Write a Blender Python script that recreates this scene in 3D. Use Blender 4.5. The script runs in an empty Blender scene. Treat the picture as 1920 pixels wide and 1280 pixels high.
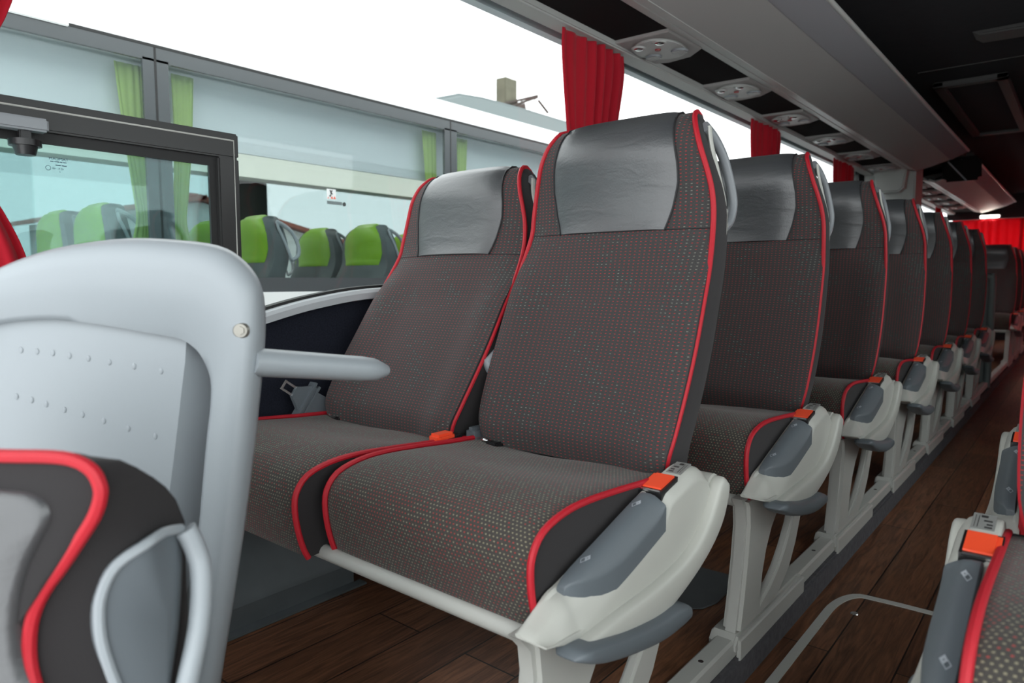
import bpy, bmesh, math, random
from math import sin, cos, pi, radians as R
from mathutils import Vector, Matrix
random.seed(7)
SC = bpy.context.scene
COL = SC.collection

# ---------------------------------------------------------------- camera, sky, exposure
CAMZ = 0.85
cam_d = bpy.data.cameras.new('camera'); cam = bpy.data.objects.new('camera', cam_d); COL.objects.link(cam)
cam.location = (0, 0, CAMZ); cam.rotation_euler = (R(90 - 5.055), 0, R(39.609))
cam_d.sensor_width = 36; cam_d.lens = 24.375; cam_d.clip_start = 0.05; cam_d.clip_end = 300
cam_d.dof.use_dof = True; cam_d.dof.focus_distance = 1.62; cam_d.dof.aperture_fstop = 4.5
SC.camera = cam
W = bpy.data.worlds.new('overcast_sky'); SC.world = W; W.use_nodes = True
wn = W.node_tree; bg = wn.nodes['Background']
bg.inputs['Color'].default_value = (0.95, 0.985, 1.0, 1); bg.inputs['Strength'].default_value = 1.0
SC.view_settings.view_transform = 'Standard'; SC.view_settings.look = 'None'
SC.view_settings.gamma = 1.0; SC.view_settings.use_curve_mapping = False
SC.view_settings.exposure = 1.68
SC.cycles.max_bounces = 10; SC.cycles.diffuse_bounces = 5; SC.cycles.transparent_max_bounces = 16

# ---------------------------------------------------------------- materials
def new_mat(name):
    m = bpy.data.materials.new(name); m.use_nodes = True
    return m, m.node_tree, m.node_tree.nodes['Principled BSDF']
def L(nt, a, b): nt.links.new(a, b)
def node(nt, t, **kw):
    n = nt.nodes.new(t)
    for k, v in kw.items(): setattr(n, k, v)
    return n
def mth(nt, op, a, b=None, c=None):
    n = node(nt, 'ShaderNodeMath', operation=op)
    for i, v in enumerate((a, b, c)):
        if v is None: continue
        if isinstance(v, (int, float)): n.inputs[i].default_value = v
        else: L(nt, v, n.inputs[i])
    return n.outputs[0]
def mixc(nt, fac, a, b):
    n = node(nt, 'ShaderNodeMix', data_type='RGBA')
    for s, v in ((n.inputs[0], fac), (n.inputs[6], a), (n.inputs[7], b)):
        if isinstance(v, (int, float)): s.default_value = v
        elif isinstance(v, tuple): s.default_value = (*v, 1)
        else: L(nt, v, s)
    return n.outputs[2]
def mat(name, col, rough=0.5, metal=0.0, var=0.0, vscale=8, bump=0.0, bscale=300, spec=0.5, sheen=0.0, coat=0.0):
    m, nt, p = new_mat(name)
    p.inputs['Base Color'].default_value = (*col, 1); p.inputs['Roughness'].default_value = rough
    p.inputs['Metallic'].default_value = metal; p.inputs['Specular IOR Level'].default_value = spec
    p.inputs['Sheen Weight'].default_value = sheen; p.inputs['Coat Weight'].default_value = coat
    tc = node(nt, 'ShaderNodeTexCoord')
    if var:
        n = node(nt, 'ShaderNodeTexNoise'); n.inputs['Scale'].default_value = vscale; n.inputs['Detail'].default_value = 4
        L(nt, tc.outputs['Object'], n.inputs['Vector'])
        d = tuple(max(0, c * (1 - var)) for c in col); e = tuple(min(1, c * (1 + var)) for c in col)
        L(nt, mixc(nt, n.outputs['Fac'], d, e), p.inputs['Base Color'])
    if bump:
        n = node(nt, 'ShaderNodeTexNoise'); n.inputs['Scale'].default_value = bscale; n.inputs['Detail'].default_value = 3
        L(nt, tc.outputs['Object'], n.inputs['Vector'])
        b = node(nt, 'ShaderNodeBump'); b.inputs['Strength'].default_value = bump; b.inputs['Distance'].default_value = 0.002
        L(nt, n.outputs['Fac'], b.inputs['Height']); L(nt, b.outputs[0], p.inputs['Normal'])
    return m
def dash_fabric(name, base, red, pale, du, dv, wu, wv, pale_amt, stagger=0.0):
    """dark woven cloth with rows of small stitched dashes, laid out in metres on the UV map"""
    m, nt, p = new_mat(name)
    uv = node(nt, 'ShaderNodeUVMap'); sp = node(nt, 'ShaderNodeSeparateXYZ'); L(nt, uv.outputs[0], sp.inputs[0])
    v = mth(nt, 'DIVIDE', sp.outputs[1], dv); row = mth(nt, 'FLOOR', v)
    odd = mth(nt, 'MULTIPLY', mth(nt, 'MODULO', mth(nt, 'ADD', row, 1000), 2), stagger)
    u = mth(nt, 'ADD', mth(nt, 'DIVIDE', sp.outputs[0], du), odd)
    fu = mth(nt, 'ABSOLUTE', mth(nt, 'SUBTRACT', mth(nt, 'FRACT', mth(nt, 'ADD', u, 1000)), 0.5))
    fv = mth(nt, 'ABSOLUTE', mth(nt, 'SUBTRACT', mth(nt, 'FRACT', mth(nt, 'ADD', v, 1000)), 0.5))
    mask = mth(nt, 'MULTIPLY', mth(nt, 'LESS_THAN', fu, wu), mth(nt, 'LESS_THAN', fv, wv))
    cell = node(nt, 'ShaderNodeCombineXYZ'); L(nt, mth(nt, 'FLOOR', u), cell.inputs[0]); L(nt, row, cell.inputs[1])
    wnz = node(nt, 'ShaderNodeTexWhiteNoise', noise_dimensions='2D'); L(nt, cell.outputs[0], wnz.inputs['Vector'])
    big = node(nt, 'ShaderNodeTexNoise'); big.inputs['Scale'].default_value = 7; L(nt, uv.outputs[0], big.inputs['Vector'])
    isp = mth(nt, 'LESS_THAN', mth(nt, 'ADD', wnz.outputs['Value'], mth(nt, 'MULTIPLY', mth(nt, 'SUBTRACT', big.outputs['Fac'], 0.5), -2.0)), pale_amt)
    dash = mixc(nt, isp, red, pale)
    wv1 = node(nt, 'ShaderNodeTexNoise'); wv1.inputs['Scale'].default_value = 420; wv1.inputs['Detail'].default_value = 2
    L(nt, uv.outputs[0], wv1.inputs['Vector'])
    cloth = mixc(nt, wv1.outputs['Fac'], tuple(c * 0.55 for c in base), tuple(c * 1.5 for c in base))
    L(nt, mixc(nt, mask, cloth, dash), p.inputs['Base Color'])
    p.inputs['Roughness'].default_value = 0.85; p.inputs['Specular IOR Level'].default_value = 0.25
    p.inputs['Sheen Weight'].default_value = 0.12; p.inputs['Sheen Roughness'].default_value = 0.5
    b = node(nt, 'ShaderNodeBump'); b.inputs['Strength'].default_value = 0.35; b.inputs['Distance'].default_value = 0.001
    L(nt, mth(nt, 'ADD', wv1.outputs['Fac'], mth(nt, 'MULTIPLY', mask, 0.6)), b.inputs['Height']); L(nt, b.outputs[0], p.inputs['Normal'])
    return m
def leather_mat():
    m, nt, p = new_mat('charcoal_leather')
    tc = node(nt, 'ShaderNodeTexCoord')
    n1 = node(nt, 'ShaderNodeTexNoise'); n1.inputs['Scale'].default_value = 260; n1.inputs['Detail'].default_value = 3
    mp = node(nt, 'ShaderNodeMapping'); mp.inputs['Scale'].default_value = (9, 9, 26); mp.inputs['Rotation'].default_value = (0, R(38), 0)
    n2 = node(nt, 'ShaderNodeTexNoise'); n2.inputs['Scale'].default_value = 1.3; n2.inputs['Detail'].default_value = 2; n2.inputs['Distortion'].default_value = 0.6
    L(nt, tc.outputs['Object'], n1.inputs['Vector']); L(nt, tc.outputs['Object'], mp.inputs[0]); L(nt, mp.outputs[0], n2.inputs['Vector'])
    h = mth(nt, 'ADD', mth(nt, 'MULTIPLY', n1.outputs['Fac'], 0.25), mth(nt, 'MULTIPLY', n2.outputs['Fac'], 1.0))
    b = node(nt, 'ShaderNodeBump'); b.inputs['Strength'].default_value = 0.45; b.inputs['Distance'].default_value = 0.0035
    L(nt, h, b.inputs['Height']); L(nt, b.outputs[0], p.inputs['Normal'])
    p.inputs['Base Color'].default_value = (0.05, 0.053, 0.057, 1); p.inputs['Roughness'].default_value = 0.38
    p.inputs['Specular IOR Level'].default_value = 0.9; p.inputs['Coat Weight'].default_value = 0.25; p.inputs['Coat Roughness'].default_value = 0.3
    return m
def glass_mat(name, tint, refl=1.0, base=0.02):
    m, nt, p = new_mat(name); nt.nodes.remove(p)
    out = [n for n in nt.nodes if n.type == 'OUTPUT_MATERIAL'][0]
    t = node(nt, 'ShaderNodeBsdfTransparent'); t.inputs[0].default_value = (*tint, 1)
    g = node(nt, 'ShaderNodeBsdfGlossy'); g.inputs['Roughness'].default_value = 0.0
    ge = node(nt, 'ShaderNodeNewGeometry'); d = node(nt, 'ShaderNodeVectorMath', operation='DOT_PRODUCT')
    L(nt, ge.outputs['Incoming'], d.inputs[0]); L(nt, ge.outputs['Normal'], d.inputs[1])
    c5 = mth(nt, 'POWER', mth(nt, 'SUBTRACT', 1.0, mth(nt, 'ABSOLUTE', d.outputs['Value'])), 5.0)
    fr = mth(nt, 'ADD', mth(nt, 'MULTIPLY', c5, 0.96), 0.04)          # Schlick reflectance, the same from both sides
    mx = node(nt, 'ShaderNodeMixShader')
    L(nt, mth(nt, 'MINIMUM', mth(nt, 'ADD', mth(nt, 'MULTIPLY', fr, refl), base), 1.0), mx.inputs[0])
    L(nt, t.outputs[0], mx.inputs[1]); L(nt, g.outputs[0], mx.inputs[2]); L(nt, mx.outputs[0], out.inputs[0])
    return m
def wood_mat():
    m, nt, p = new_mat('walnut_plank_floor')
    tc = node(nt, 'ShaderNodeTexCoord'); sp = node(nt, 'ShaderNodeSeparateXYZ'); L(nt, tc.outputs['Object'], sp.inputs[0])
    cb = node(nt, 'ShaderNodeCombineXYZ'); L(nt, sp.outputs[1], cb.inputs[0]); L(nt, sp.outputs[0], cb.inputs[1])
    br = node(nt, 'ShaderNodeTexBrick'); br.offset = 0.37; br.inputs['Scale'].default_value = 1
    br.inputs['Brick Width'].default_value = 1.1; br.inputs['Row Height'].default_value = 0.15
    br.inputs['Mortar Size'].default_value = 0.0024; br.inputs['Mortar Smooth'].default_value = 0.3
    br.inputs['Color1'].default_value = (0.205, 0.092, 0.048, 1); br.inputs['Color2'].default_value = (0.098, 0.043, 0.023, 1)
    br.inputs['Mortar'].default_value = (0.008, 0.005, 0.004, 1); L(nt, cb.outputs[0], br.inputs['Vector'])
    mp = node(nt, 'ShaderNodeMapping'); mp.inputs['Scale'].default_value = (2.2, 26, 1); L(nt, cb.outputs[0], mp.inputs[0])
    nz = node(nt, 'ShaderNodeTexNoise'); nz.inputs['Scale'].default_value = 2.5; nz.inputs['Detail'].default_value = 8; nz.inputs['Distortion'].default_value = 1.6
    L(nt, mp.outputs[0], nz.inputs['Vector'])
    cr = node(nt, 'ShaderNodeValToRGB'); cr.color_ramp.elements[0].position = 0.3; cr.color_ramp.elements[0].color = (0.42, 0.4, 0.38, 1)
    cr.color_ramp.elements[1].position = 0.72; cr.color_ramp.elements[1].color = (1.45, 1.4, 1.35, 1); L(nt, nz.outputs['Fac'], cr.inputs[0])
    mu = node(nt, 'ShaderNodeMix', data_type='RGBA', blend_type='MULTIPLY'); mu.inputs[0].default_value = 1
    L(nt, br.outputs['Color'], mu.inputs[6]); L(nt, cr.outputs[0], mu.inputs[7]); L(nt, mu.outputs[2], p.inputs['Base Color'])
    p.inputs['Roughness'].default_value = 0.42; p.inputs['Specular IOR Level'].default_value = 0.35
    return m
def curtain_mat(name, col, trans):
    m, nt, p = new_mat(name)
    out = [n for n in nt.nodes if n.type == 'OUTPUT_MATERIAL'][0]
    p.inputs['Base Color'].default_value = (*col, 1); p.inputs['Roughness'].default_value = 0.8
    p.inputs['Specular IOR Level'].default_value = 0.2; p.inputs['Sheen Weight'].default_value = 0.15
    tc = node(nt, 'ShaderNodeTexCoord'); nz = node(nt, 'ShaderNodeTexNoise'); nz.inputs['Scale'].default_value = 500
    L(nt, tc.outputs['Object'], nz.inputs['Vector'])
    b = node(nt, 'ShaderNodeBump'); b.inputs['Strength'].default_value = 0.3; b.inputs['Distance'].default_value = 0.001
    L(nt, nz.outputs['Fac'], b.inputs['Height']); L(nt, b.outputs[0], p.inputs['Normal'])
    t = node(nt, 'ShaderNodeBsdfTranslucent'); t.inputs[0].default_value = (*col, 1)
    mx = node(nt, 'ShaderNodeMixShader'); mx.inputs[0].default_value = trans
    L(nt, p.outputs[0], mx.inputs[1]); L(nt, t.outputs[0], mx.inputs[2]); L(nt, mx.outputs[0], out.inputs[0])
    return m
def emis_mat(name, col, s):
    m, nt, p = new_mat(name); p.inputs['Emission Color'].default_value = (*col, 1); p.inputs['Emission Strength'].default_value = s
    return m

M = dict(
    fabric=dash_fabric('backrest_cloth', (0.046, 0.0445, 0.044), (0.34, 0.035, 0.038), (0.20, 0.195, 0.165), 0.0112, 0.0073, 0.17, 0.10, 0.08),
    cushion=dash_fabric('cushion_cloth', (0.048, 0.0435, 0.039), (0.28, 0.045, 0.04), (0.22, 0.20, 0.135), 0.0074, 0.0062, 0.19, 0.17, 0.45, 0.5),
    black=mat('black_side_cloth', (0.027, 0.025, 0.026), 0.9, bump=0.2, bscale=500, spec=0.2, sheen=0.1),
    leather=leather_mat(),
    seam=mat('seam_thread', (0.015, 0.015, 0.017), 0.6),
    piping=mat('red_piping', (0.46, 0.006, 0.018), 0.55, bump=0.3, bscale=900),
    silver=mat('silver_grey_plastic', (0.48, 0.485, 0.445), 0.42, var=0.05, bump=0.04, bscale=700),
    castmetal=mat('painted_cast_metal', (0.45, 0.455, 0.425), 0.38, metal=0.0, var=0.06, bump=0.05, bscale=300),
    shell=mat('pale_grey_shell_plastic', (0.33, 0.365, 0.39), 0.38, var=0.05, vscale=5, bump=0.05, bscale=500),
    darkpad=mat('slate_grey_plastic', (0.115, 0.135, 0.15), 0.45, bump=0.05, bscale=800),
    handlegrey=mat('mid_grey_plastic', (0.22, 0.235, 0.25), 0.4),
    orange=mat('orange_red_button', (0.9, 0.085, 0.03), 0.35),
    blackplastic=mat('black_plastic', (0.012, 0.012, 0.013), 0.35),
    boltmetal=mat('dull_bolt_metal', (0.30, 0.29, 0.26), 0.35, metal=0.8),
    metal=mat('bright_metal', (0.7, 0.7, 0.7), 0.25, metal=1.0),
    mark=mat('pale_print', (0.42, 0.46, 0.50), 0.5),
    platel=mat('grey_label_film', (0.22, 0.225, 0.215), 0.4),
    ink=mat('dark_print', (0.03, 0.03, 0.03), 0.5),
    wood=wood_mat(),
    carpet=mat('charcoal_carpet', (0.105, 0.102, 0.110), 0.95, var=0.4, vscale=60, bump=0.8, bscale=250, spec=0.1),
    wallcarpet=mat('navy_wall_carpet', (0.016, 0.018, 0.027), 0.95, var=0.6, vscale=220, bump=0.6, bscale=260, spec=0.1),
    sill=mat('silver_sill', (0.50, 0.53, 0.55), 0.35),
    duct=mat('dark_grey_metal_duct', (0.075, 0.085, 0.09), 0.5, var=0.25, vscale=12),
    rack=mat('warm_grey_rack_panel', (0.30, 0.285, 0.275), 0.55, bump=0.04, bscale=600),
    rackcloth=mat('mauve_grey_rack_cloth', (0.21, 0.20, 0.215), 0.9, bump=0.2, bscale=500),
    racktrim=mat('grey_rack_trim', (0.40, 0.40, 0.385), 0.4),
    blackpanel=mat('black_felt_panel', (0.012, 0.010, 0.010), 0.95, spec=0.1),
    ceiling=mat('charcoal_ceiling_cloth', (0.024, 0.023, 0.025), 0.95, var=0.15, vscale=30, spec=0.1),
    ceilplastic=mat('dark_ceiling_plastic', (0.032, 0.030, 0.029), 0.5),
    pillar=mat('pale_pillar_cover', (0.42, 0.43, 0.41), 0.5),
    winblack=mat('black_window_frame', (0.022, 0.022, 0.022), 0.35),
    rubber=mat('black_rubber', (0.015, 0.015, 0.015), 0.6),
    curtain=curtain_mat('red_curtain_cloth', (0.50, 0.012, 0.028), 0.33),
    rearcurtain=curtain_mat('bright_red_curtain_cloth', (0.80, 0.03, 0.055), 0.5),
    greencurtain=curtain_mat('lime_curtain_cloth', (0.45, 0.60, 0.20), 0.3),
    glass=glass_mat('clear_window_glass', (0.97, 0.985, 0.98), 0.5, 0.0),
    sashglass=glass_mat('tinted_sash_glass', (0.74, 0.86, 0.865), 0.5, 0.0),
    coachglass=glass_mat('tinted_coach_glass', (0.90, 0.93, 0.93), 1.2, 0.0),
    coachfarglass=glass_mat('tinted_coach_glass_far', (0.54, 0.58, 0.58), 0.8, 0.0),
    lens=mat('chrome_reflector', (0.8, 0.8, 0.8), 0.12, metal=1.0),
    redbutton=mat('dark_red_button', (0.25, 0.01, 0.012), 0.4),
    white=mat('white_coach_paint', (0.80, 0.81, 0.80), 0.3),
    greyroof=mat('grey_white_pod', (0.15, 0.18, 0.18), 0.5),
    extside=mat('pale_blue_grey_paint', (0.62, 0.68, 0.72), 0.35),
    coachin=mat('blue_grey_locker', (0.64, 0.68, 0.70), 0.6),
    coachrack=mat('beige_green_rack', (0.72, 0.77, 0.71), 0.6),
    coachwall=mat('dark_coach_lining', (0.05, 0.055, 0.055), 0.8),
    green=mat('lime_green_leather', (0.20, 0.42, 0.015), 0.42, bump=0.1),
    greycloth=mat('grey_seat_cloth', (0.10, 0.12, 0.125), 0.85, sheen=0.1),
    housewall=mat('white_render', (0.75, 0.76, 0.73), 0.9),
    tiles=mat('red_roof_tiles', (0.34, 0.085, 0.05), 0.8, var=0.3, vscale=6),
    concrete=mat('weathered_concrete', (0.105, 0.10, 0.07), 0.9, var=0.4, vscale=2),
    rust=mat('rusty_steel', (0.045, 0.032, 0.026), 0.8, var=0.4, vscale=4),
    asphalt=mat('grey_asphalt', (0.30, 0.30, 0.29), 0.95, var=0.2, vscale=5),
    bark=mat('grey_bark', (0.12, 0.13, 0.13), 0.9),
    lamp=emis_mat('lit_lamp_lens', (1.0, 0.93, 0.8), 6.0),
    signred=mat('sign_red', (0.75, 0.09, 0.03), 0.5),
)

# ---------------------------------------------------------------- mesh helpers
def finish(name, me, m, parent=None, loc=(0, 0, 0), sharp=40, rot=None):
    me.name = name
    for mm in (m if isinstance(m, (list, tuple)) else [m]): me.materials.append(M[mm] if isinstance(mm, str) else mm)
    if sharp:
        for p in me.polygons: p.use_smooth = True
        me.set_sharp_from_angle(angle=R(sharp))
    o = bpy.data.objects.new(name, me); COL.objects.link(o); o.location = loc
    if rot: o.rotation_euler = rot
    if parent: o.parent = parent
    return o
def pydata(vs, fs, mi=None, uv=None):
    me = bpy.data.meshes.new('m'); me.from_pydata([tuple(v) for v in vs], [], fs)
    if mi:
        for p, k in zip(me.polygons, mi): p.material_index = k
    if uv:
        l = me.uv_layers.new(name='UVMap')
        for p in me.polygons:
            for li in p.loop_indices: l.data[li].uv = uv[me.loops[li].vertex_index]
    me.validate(); return me
class G:
    """collects shapes into ONE mesh"""
    def __init__(s): s.v = []; s.f = []; s.m = []
    def add(s, vs, fs, mi=0):
        o = len(s.v); s.v += [tuple(v) for v in vs]; s.f += [tuple(i + o for i in f) for f in fs]; s.m += [mi] * len(fs); return s
    def box(s, x0, x1, y0, y1, z0, z1, b=0.0, mi=0):
        if b <= 0:
            vs = [(x, y, z) for x in (x0, x1) for y in (y0, y1) for z in (z0, z1)]
            return s.add(vs, [(0, 1, 3, 2), (4, 6, 7, 5), (0, 4, 5, 1), (2, 3, 7, 6), (0, 2, 6, 4), (1, 5, 7, 3)], mi)
        bm = bmesh.new(); bmesh.ops.create_cube(bm, size=1)
        for v in bm.verts: v.co = Vector(((x0 + x1) / 2 + v.co.x * (x1 - x0), (y0 + y1) / 2 + v.co.y * (y1 - y0), (z0 + z1) / 2 + v.co.z * (z1 - z0)))
        bmesh.ops.bevel(bm, geom=bm.edges[:], offset=b, segments=2, affect='EDGES')
        return s.bm(bm, mi)
    def bm(s, bm, mi=0):
        bm.verts.index_update()
        s.add([v.co.copy() for v in bm.verts], [[v.index for v in f.verts] for f in bm.faces], mi); bm.free(); return s
    def tube(s, pts, r, n=8, closed=False, mi=0, flat=None):
        pts = [Vector(p) for p in pts]; N = len(pts); rs = r if isinstance(r, (list, tuple)) else [r] * N
        up = None; rings = []
        for i, p in enumerate(pts):
            a = pts[(i - 1) % N] if (i or closed) else p; b = pts[(i + 1) % N] if (i < N - 1 or closed) else p
            t = (b - a).normalized()
            if up is None: up = t.orthogonal().normalized()
            if flat is not None: up = Vector(flat)
            up = (up - t * up.dot(t)).normalized(); sd = t.cross(up)
            ra, rb = rs[i] if isinstance(rs[i], tuple) else (rs[i], rs[i])
            rings.append([p + up * (cos(2 * pi * k / n) * ra) + sd * (sin(2 * pi * k / n) * rb) for k in range(n)])
        return s.loft(rings, closed, mi)
    def loft(s, rings, closed=False, mi=0, caps=True):
        n = len(rings[0]); N = len(rings); vs = [v for r in rings for v in r]; fs = []
        for i in range(N if closed else N - 1):
            j = (i + 1) % N
            for k in range(n): fs.append((i * n + k, i * n + (k + 1) % n, j * n + (k + 1) % n, j * n + k))
        if not closed and caps: fs += [tuple(range(n))[::-1], tuple((N - 1) * n + k for k in range(n))]
        return s.add(vs, fs, mi)
    def prism(s, poly, axis, a, b, bevel=0.0, seg=2, mi=0):
        """polygon in the two other axes (in order x,y,z), extruded along axis from a to b"""
        def P(u, v, w): return {0: (w, u, v), 1: (u, w, v), 2: (u, v, w)}[axis]
        bm = bmesh.new(); A = [bm.verts.new(P(u, v, a)) for u, v in poly]; B = [bm.verts.new(P(u, v, b)) for u, v in poly]
        n = len(poly); bm.faces.new(A); bm.faces.new(B[::-1])
        for k in range(n): bm.faces.new((A[k], B[k], B[(k + 1) % n], A[(k + 1) % n]))
        bmesh.ops.recalc_face_normals(bm, faces=bm.faces[:])
        if bevel > 0:
            es = [e for e in bm.edges if abs(P(0, 0, 1)[0] * (e.verts[0].co.x - e.verts[1].co.x) + P(0, 0, 1)[1] * (e.verts[0].co.y - e.verts[1].co.y) + P(0, 0, 1)[2] * (e.verts[0].co.z - e.verts[1].co.z)) < 1e-6]
            bmesh.ops.bevel(bm, geom=es, offset=bevel, segments=seg, affect='EDGES', clamp_overlap=True)
        return s.bm(bm, mi)
    def cyl(s, c, r, h, axis=2, n=20, r2=None, mi=0):
        r2 = r if r2 is None else r2; e = [Vector((0, 1, 0)), Vector((0, 0, 1)), Vector((1, 0, 0))][axis]; d = [Vector((1, 0, 0)), Vector((0, 1, 0)), Vector((0, 0, 1))][axis]; g = d.cross(e); c = Vector(c)
        return s.loft([[c + d * z + (e * cos(2 * pi * k / n) + g * sin(2 * pi * k / n)) * rr for k in range(n)] for z, rr in ((0, r), (h, r2))], mi=mi)
    def ball(s, c, rx, ry, rz, n=14, mi=0):
        bm = bmesh.new(); bmesh.ops.create_uvsphere(bm, u_segments=n, v_segments=n // 2 + 2, radius=1)
        for v in bm.verts: v.co = Vector((c[0] + v.co.x * rx, c[1] + v.co.y * ry, c[2] + v.co.z * rz))
        return s.bm(bm, mi)
    def quad(s, a, b, c, d, mi=0): return s.add([a, b, c, d], [(0, 1, 2, 3)], mi)
    def obj(s, name, m, parent=None, loc=(0, 0, 0), sharp=40, rot=None, wn=False):
        me = pydata(s.v, s.f, s.m)
        bm = bmesh.new(); bm.from_mesh(me); bmesh.ops.recalc_face_normals(bm, faces=bm.faces[:]); bm.to_mesh(me); bm.free()
        o = finish(name, me, m, parent, loc, sharp, rot)
        if wn: w = o.modifiers.new('flat_faces', 'WEIGHTED_NORMAL'); w.keep_sharp = True; w.weight = 80
        return o
def cr(P, n):
    """smooth curve through control points (Catmull-Rom), n samples per span"""
    P = [tuple(p) for p in P]; out = []
    for i in range(len(P) - 1):
        a, b, c, d = P[max(i - 1, 0)], P[i], P[i + 1], P[min(i + 2, len(P) - 1)]
        for k in range(n):
            t = k / n
            out.append(tuple(0.5 * (2 * q + (r - p) * t + (2 * p - 5 * q + 4 * r - s) * t * t + (3 * q - p - 3 * r + s) * t ** 3) for p, q, r, s in zip(a, b, c, d)))
    out.append(P[-1]); return out
def rounded(P, n=4):
    """closed smooth outline through the points"""
    N = len(P); out = []
    for i in range(N):
        a, b, c, d = P[i - 1], P[i], P[(i + 1) % N], P[(i + 2) % N]
        for k in range(n):
            t = k / n
            out.append(tuple(0.5 * (2 * q + (r - p) * t + (2 * p - 5 * q + 4 * r - s) * t * t + (3 * q - p - 3 * r + s) * t ** 3) for p, q, r, s in zip(a, b, c, d)))
    return out
def inset(P, d):
    """closed outline moved inwards by d along its own normals"""
    N = len(P); A = sum(P[i][0] * P[(i + 1) % N][1] - P[(i + 1) % N][0] * P[i][1] for i in range(N)); sg = 1 if A > 0 else -1; out = []
    for i in range(N):
        t = Vector(P[(i + 1) % N]) - Vector(P[i - 1]); t.normalize(); out.append((P[i][0] - sg * t.y * d, P[i][1] + sg * t.x * d))
    return out
def interp(x, T):
    if x <= T[0][0]: return T[0][1]
    for (a, u), (b, v) in zip(T, T[1:]):
        if x <= b: return u + (v - u) * (x - a) / (b - a)
    return T[-1][1]
def thing(name, label, cat, loc=(0, 0, 0), rotz=0, group=None):
    o = bpy.data.objects.new(name, None); COL.objects.link(o); o.location = loc; o.rotation_euler = (0, 0, rotz); o.empty_display_size = 0.05
    return tag(o, label, cat, group)
def tag(o, label, cat, group=None):
    o['label'] = label; o['category'] = cat
    if group: o['group'] = group
    return o
def struct(o): o['kind'] = 'structure'; return o
KIDS = {}
def copy_tree(o, parent=None, mats=None):
    c = o.copy(); COL.objects.link(c)
    if parent: c.parent = parent
    for ch in list(o.children): copy_tree(ch, c)
    return c

# ---------------------------------------------------------------- the passenger seat
# local frame: x right, y rearwards, z up; origin on the podium below the crease of the seat
YC, ZC = 1.165, 0.47
PROF = [(1.176, .475, .222), (1.167, .52, .234), (1.177, .56, .241), (1.211, .64, .2455), (1.247, .72, .246), (1.281, .80, .244), (1.317, .88, .240),
        (1.346, .955, .2325), (1.351, 1.0, .230), (1.351, 1.04, .224), (1.347, 1.08, .214), (1.343, 1.12, .202), (1.351, 1.16, .188), (1.370, 1.188, .176)]
PROF_G = [(y, z, w) for y, z, w in PROF[:8]] + [(1.351, 1.0, .232), (1.351, 1.05, .228), (1.349, 1.10, .214), (1.352, 1.14, .190), (1.362, 1.17, .160), (1.375, 1.19, .125)]
def bump(u, z):
    lo = max(0, min(1, (0.93 - z) / 0.1)); hi = 1 - lo
    edge = 0.010 * max(0, (u - 0.86) / 0.14) ** 2
    low = -0.021 * min(1, max(0, (u - 0.5) / 0.33))
    return lo * (low + edge) + hi * (-0.022 * (1 - u * u) + edge * 0.3)
def make_back_meshes(prof):
    """front cloth, side wall and rear of the backrest, in a frame whose origin is the crease"""
    F = [(y - YC, z - ZC, w) for y, z, w in cr(prof, 3)]
    yt, zt, wt = F[-1]
    top = [(yt + .012, zt + .009, wt - .004), (yt + .028, zt + .014, wt - .008), (yt + .046, zt + .010, wt - .010), (yt + .060, zt - .004, wt - .011)]
    nc = 17; xs = [-1 + 2 * k / (nc - 1) for k in range(nc)]
    rings = []; arc = 0; prev = None; uvs = []; back = lambda i: 0.085 + 0.035 * (1 - i / len(F))
    for i, (y, z, w) in enumerate(F):
        if prev: arc += math.hypot(y - prev[0], z - prev[1])
        prev = (y, z)
        fr = [(x * w, y + bump(abs(x), z + ZC), z) for x in xs]; d = back(i)
        ring = fr + [(w, y + d * .5, z)] + [(x * (w - .012), y + d, z) for x in (1, .6, 0, -.6, -1)] + [(-w, y + d * .5, z)]
        rings.append(ring); uvs += [(p[0], arc + 0 * p[1]) for p in ring]
    # closing over the top: rings shrink towards the ridge
    for k, (y, z, w) in enumerate(top[:2]):
        arc += 0.013; d = (yt + back(len(F))) - y - .006 * (k + 1)
        ring = [(x * w, y - .012 * (1 - x * x) * (1 - .4 * k), z) for x in xs] + [(w, y + d * .5, z)] + [(x * (w - .012), y + d, z) for x in (1, .6, 0, -.6, -1)] + [(-w, y + d * .5, z)]
        rings.append(ring); uvs += [(p[0], arc) for p in ring]
    n = len(rings[0]); fs = []; mi = []
    for i in range(len(rings) - 1):
        for k in range(n):
            fs.append((i * n + k, i * n + (k + 1) % n, (i + 1) * n + (k + 1) % n, (i + 1) * n + k)); mi.append(0 if k < nc - 1 else 1)
    fs += [tuple(range(n))[::-1], tuple((len(rings) - 1) * n + k for k in range(n))]; mi += [1, 1]
    body = pydata([v for r in rings for v in r], fs, mi, uvs)
    # edge cords
    path = [(y + .001, z, w - .001) for y, z, w in F] + top[:4]
    cords = []
    for s in (-1, 1):
        cords.append([(s * w, y, z) for y, z, w in [(F[0][0] + .05, F[0][1] - .012, F[0][2] - .02), (F[0][0] + .018, F[0][1] - .012, F[0][2] - .006)] + path])
    return F, top, body, cords
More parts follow.
